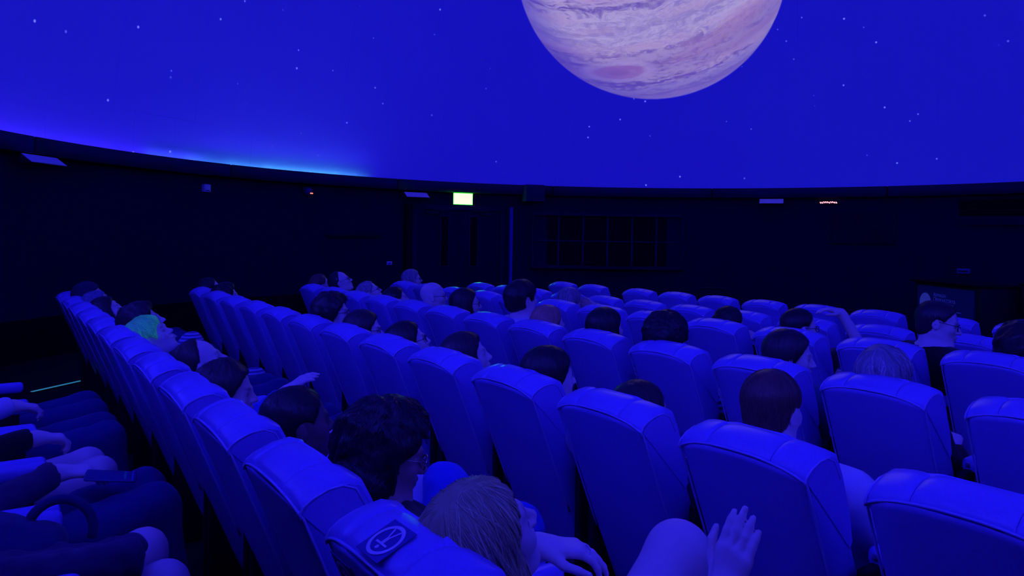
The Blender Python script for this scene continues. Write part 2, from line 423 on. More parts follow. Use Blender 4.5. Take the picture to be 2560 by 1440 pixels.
o = wall_at('sensor_box', 115.1, 2.09)
link('housing', box_me('housing', (0, -.035, 0), (.115, .07, .115), .012), o, WHITE)
link('lens_strip', box_me('lens_strip', (0, -.072, -.035), (.06, .006, .012)), o, DARK)
tag(o, 'small white square sensor box high on the left wall', 'sensor')

o = wall_at('dome_camera', 101.6, 2.16)
bm = bmesh.new(); add_box(bm, (0, -.03, .03), (.15, .06, .09), .015); link('mount', from_bm('mount', bm, True), o, DARK)
bm = bmesh.new(); bmesh.ops.create_uvsphere(bm, u_segments=20, v_segments=12, radius=.072); bmesh.ops.translate(bm, vec=(0, -.09, -.005), verts=bm.verts)
link('globe', from_bm('globe', bm, True), o, mat('smoked_globe', (.02, .02, .2), .15))
RED = simple_emit('red_led', (1.0, .16, .10), 2.6)
for sx in (-.006, .022):
    bm = bmesh.new(); bmesh.ops.create_uvsphere(bm, u_segments=10, v_segments=6, radius=.011); bmesh.ops.translate(bm, vec=(sx + .02, -.155, -.045), verts=bm.verts)
    link('indicator', from_bm('indicator', bm, True), o, RED)
tag(o, 'dark dome camera with two tiny red lights on the left wall', 'camera')

# exit sign
o = wall_at('exit_sign', 78.75, 2.035, R_WALL - .1)
link('housing', box_me('housing', (0, 0, .115), (.41, .05, .235), .01), o, mat('sign_case', (.1, .3, .12), .5))
link('light_panel', box_me('light_panel', (0, -.028, .117), (.375, .008, .205), .003), o, simple_emit('exit_glow', (.030, 1.0, .024), EXIT_STR))
bm = bmesh.new(); add_box(bm, (0, -.01, -.012), (.035, .02, .03)); add_box(bm, (0, -.01, -.028), (.09, .02, .012))
link('bracket', from_bm('bracket', bm), o, mat('sign_bracket', (.5, .75, .4), .5))
tag(o, 'glowing green-white exit sign above the double door', 'exit sign')

o = empty('loudspeaker', cyl(68.5, R_FASCIA, 2.12), radians(68.5 - 90))
v = [(-.17, .10, 0), (.20, .10, 0), (.20, -.22, .02), (-.17, -.22, .02), (-.17, -.02, .33), (.20, -.02, .33), (.20, -.20, .33), (-.17, -.20, .33)]
link('cabinet', mesh('cabinet', v, [(0, 3, 2, 1), (4, 5, 6, 7), (0, 1, 5, 4), (3, 7, 6, 2), (0, 4, 7, 3), (1, 2, 6, 5)], False), o, mat('speaker_case', (.008, .01, .09), .6))
link('grille', box_me('grille', (.015, -.222, .175), (.34, .012, .27), .004), o, mat('speaker_grille', (.006, .007, .07), .9, bump=(300, .8, .01)))
tag(o, 'square dark loudspeaker hanging on the dome rim above the window', 'loudspeaker')

o = wall_at('led_bar', 25.4, 2.18)
link('bar', box_me('bar', (0, -.02, 0), (.32, .04, .05), .006), o, DARK)
REDP = simple_emit('pink_led', (1.0, .25, .32), 3.2)
lm = box_me('led', (0, 0, 0), (.016, .012, .034), .004, rot=Matrix.Rotation(radians(-35), 3, 'Y'))
for k in range(10): link('led', lm, o, REDP, loc=(-.135 + .03 * k, -.044, .004 * (k in (2, 3, 4, 6, 7)) * 2))
tag(o, 'short row of tiny red lights high on the right wall', 'indicator light')

o = wall_at('wall_screen', 21.0, 1.72, R_WALL - .03)
SCR = mat('dark_screen', (.004, .004, .026), .6, spec=.1)
link('bezel', box_me('bezel', (0, 0, 0), (1.08, .05, .60), .01), o, SCR)
link('screen', box_me('screen', (0, -.028, 0), (1.02, .006, .54)), o, mat('screen_face', (.004, .004, .022), .6, spec=.08))
tag(o, 'switched-off dark screen on the right wall', 'screen')
o = wall_at('vent_grille', 3.0, 2.06, R_WALL - .04)
link('duct', box_me('duct', (0, 0, 0), (1.75, .08, .27)), o, DADO)
for k in range(5): link('slat', box_me('slat', (0, -.05, -.1 + .05 * k), (1.7, .03, .006), rot=Matrix.Rotation(.5, 3, 'X')), o, BLACK)
link('lower_band', box_me('lower_band', (0, -.01, -.215), (1.75, .06, .15)), o, WALL)
tag(o, 'long black air vent at the right end of the wall', 'air vent')
o = wall_at('notice_box', 9.05, 1.0)
link('box', box_me('box', (0, -.02, 0), (.2, .04, .085), .006), o, mat('notice_case', (.05, .05, .32), .6))
link('label_strip', box_me('label_strip', (0, -.042, .0), (.15, .004, .03)), o, DARK)
tag(o, 'small dim wall box above the presenter desk', 'wall box')
o = wall_at('wall_switch', 89.3, .95)
link('plate', box_me('plate', (0, -.008, 0), (.105, .016, .065), .004), o, WHITE)
link('rocker', box_me('rocker', (0, -.018, 0), (.05, .008, .03), .002), o, TRIMB)
link('knob', box_me('knob', (0, -.012, .055), (.016, .02, .016), .003), o, TRIMB)
tag(o, 'small pale wall switch left of the double door', 'switch')
o = wall_at('wall_rail', 94.6, 1.43)
link('rail', box_me('rail', (0, -.05, 0), (1.02, .035, .045), .008), o, BLACK)
for sx in (-.42, .42): link('bracket', box_me('bracket', (sx, -.02, 0), (.03, .05, .03)), o, BLACK)
tag(o, 'thin black rail on the left wall beside the door', 'rail')

# presenter desk with the printed front
PL = Vector((11.222, 5.333, 0)); PR = Vector((10.358, 4.107, 0)); dv = PR - PL; wd = dv.length
o = empty('presenter_desk', ((PL + PR) / 2).to_tuple()); o.rotation_euler = (0, 0, math.atan2(dv.y, dv.x)); o.location.z = -.05
link('cabinet', box_me('cabinet', (0, .3, .475), (wd, .6, .95), .01), o, BLACK)
link('worktop', box_me('worktop', (0, .28, .965), (wd + .06, .7, .03), .008), o, DADO)
fp = link('front_panel', box_me('front_panel', (-.02, -.012, .47), (wd * .86, .02, .86)), o, mat('desk_print', (.012, .010, .15), .5))
INK = mat('print_ink', (.62, .60, .92), .6)
bm = bmesh.new(); bmesh.ops.create_circle(bm, cap_ends=True, segments=40, radius=.145); link('logo_disc', from_bm('logo_disc', bm), fp, mat('print_disc', (.92, .90, 1.0), .6), loc=(-.46, -.024, .655), rot=(radians(90), 0, 0))
for k, (big, rest) in enumerate((('A', 'RMAGH'), ('O', 'BSERVATORY&'), ('P', 'LANETARIUM'))):
    z = .760 - .064 * k
    link('lettering', text_me('lettering', big, .085), fp, INK, loc=(-.27, -.0235, z), rot=(radians(90), 0, 0))
    link('lettering', text_me('lettering', rest, .068), fp, INK, loc=(-.212, -.0235, z), rot=(radians(90), 0, 0))
link('rule', box_me('rule', (.06, -.023, .585), (.62, .003, .010)), fp, INK)
tag(o, 'dark presenter desk with round logo and lettering on its front', 'desk')
o = empty('pillar_stand', (10.72, 3.55, -.05)); o.rotation_euler = (0, 0, -.6)
link('column', box_me('column', (0, 0, .5), (.36, .3, 1.0), .01), o, BLACK); link('cap', box_me('cap', (0, 0, 1.01), (.4, .34, .03), .006), o, DADO)
tag(o, 'narrow black cabinet standing right of the presenter desk', 'cabinet')

# spare black chair beyond the last row
o = empty('stacking_chair', (8.75, 7.05, -.05), radians(-135))
arch = [(.0 , .22, .0), (0, .22, .45), (-.05, .21, .72), (-.06, .17, .79), (-.06, 0, .80), (-.06, -.17, .79), (-.05, -.21, .72), (0, -.22, .45), (0, -.22, 0)]
link('back_frame', mesh('back_frame', *tube(arch, .014, 8)), o, BLACK)
link('seat', box_me('seat', (.2, 0, .45), (.44, .44, .05), .02), o, BLACK)
link('backrest', box_me('backrest', (-.045, 0, .66), (.025, .38, .18), .01), o, BLACK)
for sy in (-.2, .2): link('leg', mesh('leg', *tube([(.38, sy, 0), (.36, sy, .44)], .012, 8)), o, BLACK)
tag(o, 'black stacking chair standing empty behind the last row of seats', 'chair')

# aisle edge strip and floor slots
o = empty('aisle_strip', (.78, 8.09, 0), math.atan2(8.3095 - 7.877, 1.0494 - .511))
link('base', box_me('base', (0, 0, .006), (1.0, .045, .012)), o, DARK)
link('glow_strip', box_me('glow_strip', (-.16, 0, .014), (.62, .03, .004)), o, simple_emit('strip_glow', (.02, .16, .34), 1.0))
link('glow_strip', box_me('glow_strip', (.32, 0, .014), (.33, .03, .004)), o, simple_emit('strip_glow2', (.03, .17, .40), 1.0))
tag(o, 'dim teal edge strip on the floor of the left aisle', 'floor strip')
for k in range(8):
    vn = link('vent', box_me('vent', (0, 0, 0), (.16, .05, .008)), plat, DADO, loc=(1.03, 1.98 + .56 * k, .003), rot=(0, 0, .15))

# ------------------------------------------------------------------ seats
REC = (-.385, .923)                                   # direction up the reclined back (x, z)
def BP(y, s, t):                                      # back frame: s up the back, t towards the sitter
    return (.30 + REC[0] * s + REC[1] * t, y, .15 + REC[1] * s - REC[0] * t)
HW = .205
def s_top(y): return .795 - .034 * (abs(y) / HW) ** 2.4

def shell_me():
    sec = [(-1, .118), (-1, .03), (-.985, .010), (-.93, .001), (-.6, -.004), (-.3, -.006), (0, -.007), (.3, -.006), (.6, -.004), (.93, .001), (.985, .010), (1, .03), (1, .118), (.93, .128), (.4, .128), (-.4, .128), (-.93, .128)]
    V, F = [], []; S = [0, .02, .15, .35, .55, .75, .9, .97, 1.0]; n = len(sec)
    for i, sf in enumerate(S):
        hw = .198 + .007 * min(1, sf * 2.2)
        for (y, t) in sec:
            yy = y * hw; tt = t
            if sf == 0: yy *= .95; tt = .06 + (t - .06) * .8
            V.append(BP(yy, -.07 + sf * (s_top(min(HW, abs(yy))) + .07 - (.006 if sf == 1 else 0)), tt))
    for i in range(len(S) - 1):
        for k in range(n): F.append((i * n + k, i * n + (k + 1) % n, (i + 1) * n + (k + 1) % n, (i + 1) * n + k))
    F += [tuple(range(n))[::-1], tuple((len(S) - 1) * n + k for k in range(n))]
    return mesh('backrest', V, F, smooth=len(F) - 2)

PROF = [(.002, -.014), (.004, -.003), (.016, .007), (.042, .013), (.078, .012), (.112, .002), (.136, -.022), (.142, -.08), (.138, -.19), (.122, -.28), (.100, -.292)]
INNER = [(.006, -.014), (.010, -.008), (.021, -.001), (.045, .004), (.076, .003), (.104, -.006), (.124, -.026), (.126, -.08), (.122, -.19), (.110, -.275), (.098, -.285)]
def head_piece(y0, y1, fwd0, fwd1, out0, out1):
    ys = [0, .02, .06, .14, .35, .65, .86, .94, .98, 1]; ins0 = [1, .62, .28, .06, 0, 0, 0, 0, 0, 0]
    V, F = [], []; n = len(PROF)
    for i, f in enumerate(ys):
        y = y0 + (y1 - y0) * f; w = max(ins0[i] * out0, ins0[len(ys) - 1 - i] * out1); fw_ = fwd0 + (fwd1 - fwd0) * f
        for j, (p, q) in enumerate(zip(PROF, INNER)):
            t = p[0] + (q[0] - p[0]) * w; s = p[1] + (q[1] - p[1]) * w
            t += fw_ * min(1, max(0, (t - .04) / .09))
            V.append(BP(y, s_top(min(HW, abs(y))) + s, t))
    for i in range(len(ys) - 1):
        for k in range(n - 1): F.append((i * n + k, i * n + k + 1, (i + 1) * n + k + 1, (i + 1) * n + k))
    F += [tuple(range(n)), tuple((len(ys) - 1) * n + k for k in range(n))[::-1], tuple(i * n for i in range(len(ys)))[::-1], tuple(i * n + n - 1 for i in range(len(ys)))]
    return mesh('headrest', V, F, smooth=(len(ys) - 1) * (n - 1))

def piping_me():
    e = [BP(-HW, s, .004) for s in np.linspace(.25, s_top(HW) - .02, 10)] + [BP(y, s_top(y) - .004 - .008 * (abs(y) / HW) ** 8, .001) for y in np.linspace(-HW + .006, HW - .006, 23)] + [BP(HW, s, .004) for s in np.linspace(s_top(HW) - .02, .25, 10)]
    parts = [tube(e, .0036, 6)]
    for sy in (-1, 1):
        parts.append(tube([BP(sy * (HW + .001), s_top(HW) + q[1] - .004, q[0] - .004) for q in PROF[:8]], .003, 6))
    return mesh('piping', *merge(*parts))

ME = dict(backrest=shell_me(), center=head_piece(-.103, .103, 0, 0, .9, .9), wl=head_piece(.104, .207, .004, .022, .9, 1.0), wr=head_piece(-.207, -.104, .022, .004, 1.0, .9), piping=piping_me())
bm = bmesh.new(); add_box(bm, (0, 0, 0), (.07, .36, .40), .028, 3); 
for v in bm.verts: v.co = Vector(BP(v.co.y, .27 + v.co.z, .125 + v.co.x))
ME['lumbar'] = from_bm('back_cushion', bm, True)
bm = bmesh.new(); add_box(bm, (.61, 0, .345), (.50, .40, .13), .045, 3, rot=None)
for v in bm.verts: v.co.z += (v.co.x - .36) * .10
ME['seat'] = from_bm('seat_cushion', bm, True)
ME['arm'] = box_me('armrest', (.465, 0, .603), (.37, .052, .056), .02, 3)
ME['side'] = box_me('side_panel', (.41, 0, .30), (.40, .03, .58), .008)
ME['base'] = box_me('pedestal', (.56, 0, .14), (.34, .36, .28), .01)
ME['cap'] = box_me('arm_cap', (.279, 0, .608), (.006, .020, .020), .002)

def make_seat(x, y, z, label, group):
    o = empty('theatre_seat', (x, y, z))
    link('backrest', ME['backrest'], o, VINYL); link('headrest', ME['center'], o, VINYL)
    link('headrest_wing', ME['wl'], o, VINYL); link('headrest_wing', ME['wr'], o, VINYL)
    link('piping', ME['piping'], o, VINYL_P); link('back_cushion', ME['lumbar'], o, VINYL)
    link('seat_cushion', ME['seat'], o, VINYL); link('pedestal', ME['base'], o, DARK)
    for sy in (-1, 1):
        a = link('armrest', ME['arm'], o, VINYL, loc=(0, sy * .243, 0)); link('end_cap', ME['cap'], a, METAL)
        link('side_panel', ME['side'], o, BLACK, loc=(0, sy * .243, 0))
    tag(o, label, 'seat', group)
    return o

ORD = ['first', 'second', 'third', 'fourth', 'fifth', 'sixth', 'seventh', 'eighth', 'ninth', 'tenth', 'eleventh', 'twelfth', 'thirteenth', 'fourteenth', 'fifteenth']
ROWN = ['nearest full row', 'second row', 'third row', 'fourth row', 'fifth row', 'last row']
ROWX = [.56 + 1.12 * r for r in range(6)]
ROWY = [[1.40 + .56 * k for k in range(12)], [.91 + .565 * k for k in range(13)], [1.16 + .549 * k for k in range(13)],
        [1.74 + .555 * k for k in range(12)], [2.32 + .562 * k for k in range(11)], [2.37 + .56 * k for k in range(8)] + [7.09, 7.68]]
SEATS = {}
for r in range(6):
    n = len(ROWY[r])
    for k, yl in enumerate(ROWY[r]):
        lab = f'blue padded seat, {ORD[n - 1 - k]} from the left end of the {ROWN[r]}'
        if r == 0 and k == 0: lab = 'blue padded seat with round stickers, nearest seat of the nearest full row'
        SEATS[r, k] = make_seat(ROWX[r], yl - .205, 0 if r < 4 else -.05, lab, f'seats of the {ROWN[r]}')
ZY = [2.28, 2.84, 3.395, 3.95, 4.51]; ZX = -.435
for k, y in enumerate(ZY):
    SEATS[-1, k] = make_seat(ZX, y, 0, f'blue seat, {["nearest", "second", "third", "fourth", "fifth"][k]} of the row cut off at lower left', 'seats of the row at lower left')

# access stickers on the nearest seat
def sticker(parent, at, ex, ey, size, txt=None):
    """flat symbol: ring and figure with spread arms; at/ex/ey give its place and axes on the seat"""
    at, ex, ey = Vector(at), Vector(ex).normalized(), Vector(ey).normalized(); nz = ex.cross(ey)
    rot = Matrix((ex, ey, nz)).transposed().to_euler()
    st = link('sticker', box_me('sticker', (0, 0, 0), (size * 1.06, size * 1.06, .0016)), parent, STICK_D, loc=at, rot=rot)
    V, F = [], []
    def poly(p):
        o = len(V); V.extend((x * size, y * size, .0016) for x, y in p); F.append(tuple(range(o, o + len(p))))
    for k in range(40):
        a, b = 2 * pi * k / 40, 2 * pi * (k + 1) / 40
        poly([(.47 * cos(a), .47 * sin(a)), (.47 * cos(b), .47 * sin(b)), (.375 * cos(b), .375 * sin(b)), (.375 * cos(a), .375 * sin(a))])
    poly([(.06 * cos(2 * pi * k / 16), .24 + .06 * sin(2 * pi * k / 16)) for k in range(16)])
    poly([(-.24, .10), (.24, .10), (.24, .155), (-.24, .155)])
    poly([(-.06, -.10), (.06, -.10), (.06, .10), (-.06, .10)])
    for sx in (-1, 1): poly([(sx * .005, -.08), (sx * .06, -.08), (sx * .17, -.34), (sx * .11, -.34)][::sx])
    link('symbol', mesh('symbol', V, F, False), st, STICK_W)
    if txt: link('lettering', text_me('lettering', txt, size * .34), st, STICK_W, loc=(size * .56, -size * .1, .0016))
STICK_D = mat('sticker_navy', (.08, .06, .34), .35); STICK_W = mat('sticker_white', (.92, .88, .95), .45)
ps = SEATS[0, 0]
sticker(ps, BP(-.020, s_top(.02) + .0150, .044), (0, 1, 0), (-REC[1], 0, REC[0]), .078)
sticker(ps, BP(.125, .70, -.0085), (0, -1, 0), (REC[0], 0, REC[1]), .085, 'acc')

# ------------------------------------------------------------------ distance-field modelling for people
class Field:
    """rectilinear grid; parts are blended in with a smooth minimum, the surface is taken with surface nets"""
    def __init__(s, ax, ay, az):
        s.ax = [np.asarray(a) for a in (ax, ay, az)]
        s.F = np.full([len(a) for a in s.ax], .09)
    def _sub(s, lo, hi, m):
        sl = []
        for a, l, h in zip(s.ax, lo, hi):
            i = np.searchsorted(a, l - m); j = np.searchsorted(a, h + m)
            if j <= i: return None
            sl.append(slice(i, j))
        X, Y, Z = (a[q] for a, q in zip(s.ax, sl))
        return tuple(sl), np.stack(np.broadcast_arrays(X[:, None, None], Y[None, :, None], Z[None, None, :]), -1)
    def add(s, prim, k=.02):
        lo, hi, f = prim; r = s._sub(lo, hi, k + .03)
        if r is None: return
        sl, P = r; d = f(P); a = s.F[sl]
        h = np.maximum(k - np.abs(a - d), 0) / k if k > 0 else 0
        s.F[sl] = np.minimum(a, d) - h * h * k * .25
    def sub(s, prim, k=.01):
        lo, hi, f = prim; r = s._sub(lo, hi, k + .01)
        if r is None: return
        sl, P = r; d = -f(P); a = s.F[sl]
        h = np.maximum(k - np.abs(a - d), 0) / k
        s.F[sl] = np.maximum(a, d) + h * h * k * .25
    def all(s): return np.stack(np.broadcast_arrays(s.ax[0][:, None, None], s.ax[1][None, :, None], s.ax[2][None, None, :]), -1)
    def mesh(s):
        F = s.F; C = [F[i:F.shape[0] - 1 + i, j:F.shape[1] - 1 + j, k:F.shape[2] - 1 + k] for i in (0, 1) for j in (0, 1) for k in (0, 1)]
        mn = np.minimum.reduce(C); mx = np.maximum.reduce(C); act = (mn < 0) & (mx >= 0)
        idx = np.argwhere(act); cid = np.full(act.shape, -1, np.int64); cid[act] = np.arange(len(idx))
        g = np.stack([c[act] for c in C], 1)                       # (N, 8) corner order i*4+j*2+k
        off = np.array([(i, j, k) for i in (0, 1) for j in (0, 1) for k in (0, 1)])
        pc = np.stack([np.stack([s.ax[d][idx[:, d] + off[q, d]] for d in range(3)], 1) for q in range(8)], 1)
        acc = np.zeros((len(idx), 3)); cnt = np.zeros(len(idx))
        for a in range(8):
            for b in range(a + 1, 8):
                if np.abs(off[a] - off[b]).sum() != 1: continue
                m = (g[:, a] < 0) != (g[:, b] < 0)
                t = g[m, a] / (g[m, a] - g[m, b]); acc[m] += pc[m, a] + t[:, None] * (pc[m, b] - pc[m, a]); cnt[m] += 1
        V = acc / np.maximum(cnt, 1)[:, None]
        Q = []
        ins = F < 0
        for d in range(3):
            e, h = (d + 1) % 3, (d + 2) % 3
            sl0 = [slice(1, -1)] * 3; sl1 = [slice(1, -1)] * 3
            sl0[d] = slice(0, -1); sl1[d] = slice(1, None)
            A, B = ins[tuple(sl0)], ins[tuple(sl1)]
            for flip, m in ((False, A & ~B), (True, ~A & B)):
                p = np.argwhere(m)
                if len(p) == 0: continue
                base = p.copy(); base[:, e] += 1; base[:, h] += 1
                q = []
                for de, dh in ((0, 0), (1, 0), (1, 1), (0, 1)):
                    c = base.copy(); c[:, e] -= 1 - de; c[:, h] -= 1 - dh
                    q.append(cid[c[:, 0], c[:, 1], c[:, 2]])
                q = np.stack(q, 1); Q.append(q[:, ::-1] if flip else q)
        Q = np.concatenate(Q); Q = Q[(Q >= 0).all(1)]
        return V, Q

def axis(lo, hi, hc, fine=()):
    pts = []; x = lo
    while x < hi + hc:
        pts.append(x); h = hc
        for a, b, f in fine:
            if a - hc < x < b: h = min(h, f)
        x += h
    return np.array(pts)

A3 = lambda *v: np.array(v, float)
def capsule(a, b, ra, rb=None, sy=1.0):
    a, b = np.asarray(a, float), np.asarray(b, float); rb = ra if rb is None else rb
    S = A3(1, 1 / sy, 1); a_, b_ = a * S, b * S; ab = b_ - a_; L = max(ab @ ab, 1e-9); R = max(ra, rb)
    def f(P):
        p = P * S - a_; h = np.clip((p @ ab) / L, 0, 1)
        return np.linalg.norm(p - h[..., None] * ab, axis=-1) - (ra + (rb - ra) * h)
    m = A3(R, R * sy, R); return np.minimum(a, b) - m, np.maximum(a, b) + m, f
def flatcap(a, b, ra, rb, cut0=None, cut1=0.0):               # cone with a flat end at b (cuffs and hems)
    lo, hi, f0 = capsule(a, b, ra, rb); b = np.asarray(b, float); n = b - np.asarray(a, float); n /= np.linalg.norm(n)
    return lo, hi, lambda P: np.maximum(f0(P), (P - b) @ n - cut1)
def ellipsoid(c, r, R=None):
    c, r = np.asarray(c, float), np.asarray(r, float); m = r.max() if R is not None else r
    def f(P):
        p = P - c
        if R is not None: p = p @ R                            # to local
        k0 = np.linalg.norm(p / r, axis=-1); k1 = np.linalg.norm(p / (r * r), axis=-1) + 1e-9
        return k0 * (k0 - 1) / k1
    return c - m, c + m, f
def moved(prim, R, t):                                         # a head-local part placed in the body
    lo, hi, f = prim; cs = np.array([(x, y, z) for x in (lo[0], hi[0]) for y in (lo[1], hi[1]) for z in (lo[2], hi[2])]) @ R.T + t
    return cs.min(0), cs.max(0), lambda P: f((P - t) @ R)

def rotm(yaw=0, pitch=0, roll=0):                              # yaw left, pitch up, roll right ear down
    return np.array(Matrix.Rotation(yaw, 3, 'Z') @ Matrix.Rotation(-pitch, 3, 'Y') @ Matrix.Rotation(roll, 3, 'X'))

_K = [(rng.normal(size=3), rng.uniform(0, 6.28)) for _ in range(10)]
def wob(P, freq, seed=0):
    o = 0
    for i, (k, ph) in enumerate(_K): o = o + np.sin(P @ (k * freq) + ph + seed * 1.7 * (i + 1))
    return o / 5.0

HEAD = [  # (part, blend) in the head frame: x to the face, y left, z up
    (ellipsoid((-.012, 0, .034), (.097, .076, .086)), .01),
    (ellipsoid((.034, 0, -.040), (.058, .059, .078)), .035),
    (capsule((-.012, .046, -.052), (.062, .020, -.095), .020, .017), .03), (capsule((-.012, -.046, -.052), (.062, -.020, -.095), .020, .017), .03),
    (ellipsoid((.073, 0, -.098), (.019, .021, .016)), .02),
    (capsule((.074, .034, .021), (.086, .008, .019), .011, .010), .014), (capsule((.074, -.034, .021), (.086, -.008, .019), .011, .010), .014),
    (ellipsoid((.058, .045, -.022), (.022, .018, .020)), .025), (ellipsoid((.058, -.045, -.022), (.022, .018, .020)), .025),
    (capsule((.086, 0, .012), (.110, 0, -.026), .0075, .0115), .010),
    (ellipsoid((.098, .013, -.031), (.012, .008, .008)), .006), (ellipsoid((.098, -.013, -.031), (.012, .008, .008)), .006),
    (capsule((.086, .019, -.058), (.093, -.0, -.056), .0075, .0085), .008), (capsule((.086, -.019, -.058), (.093, 0, -.056), .0075, .0085), .008),
    (capsule((.084, .015, -.069), (.090, 0, -.070), .0075, .009), .006), (capsule((.084, -.015, -.069), (.090, 0, -.070), .0075, .009), .006),
]
HEAD_SUB = [(ellipsoid((.096, .033, .001), (.016, .017, .011)), .012), (ellipsoid((.096, -.033, .001), (.016, .017, .011)), .012), (capsule((.098, .02, -.0632), (.098, -.02, -.0632), .0022), .003)]
HEAD_ADD = [(ellipsoid((.073, .031, .0), (.0125, .0125, .0125)), .003), (ellipsoid((.073, -.031, .0), (.0125, .0125, .0125)), .003)]
for sy in (1, -1):
    Re = rotm(sy * .35, .2)
    HEAD_ADD += [(ellipsoid((-.012, sy * .078, -.006), (.021, .007, .032), Re), .008)]
    HEAD_SUB += []

def hand_parts(wrist, fdir, palm, side, curl=(.5, .5, .5, .5), thumb=.5, spread=.0, sc=1.0):
    """five separate fingers on a palm; palm = direction the palm faces, side = +1 left / -1 right"""
    w = np.asarray(wrist, float); f = np.asarray(fdir, float); f = f / np.linalg.norm(f)
    n = np.asarray(palm, float); n = n - f * (n @ f); n /= np.linalg.norm(n)
    th = np.cross(f, n) * (-side); out = []
    for i, (lo, ln) in enumerate(zip((.028, .0095, -.0095, -.027), (.072, .082, .076, .060))):
        kn = w + sc * (f * (.092 - .004 * abs(i - 1)) + th * lo - n * .004)
        out.append((capsule(w + sc * (f * .02 + th * lo * .62), kn, .0145 * sc, .0115 * sc), .014))
        d = f + th * spread * lo * 10; d /= np.linalg.norm(d); p = kn; ang = 0
        for j, (fr, ra, rb) in enumerate(((.46, .0094, .0086), (.30, .0086, .0078), (.24, .0078, .0064))):
            ang += curl[i] * (.75, 1.0, .7)[j]
            q = p + sc * ln * fr * (d * cos(ang) + n * sin(ang))
            out.append((capsule(p, q, ra * sc, rb * sc), .004)); p = q
    a = w + sc * (f * .028 + th * .022 + n * .006); b = a + sc * (f * .030 + th * .026 + n * (.008 + .012 * thumb))
    c = b + sc * (f * .030 + th * (.016 - .022 * thumb) + n * .010 * thumb); e = c + sc * (f * .024 + th * (.006 - .018 * thumb) + n * .006)
    out += [(capsule(w + sc * f * .015, a, .015 * sc, .0135 * sc), .012), (capsule(a, b, .0135 * sc, .0105 * sc), .010), (capsule(b, c, .0105 * sc, .0092 * sc), .004), (capsule(c, e, .0092 * sc, .0072 * sc), .004)]
    return out

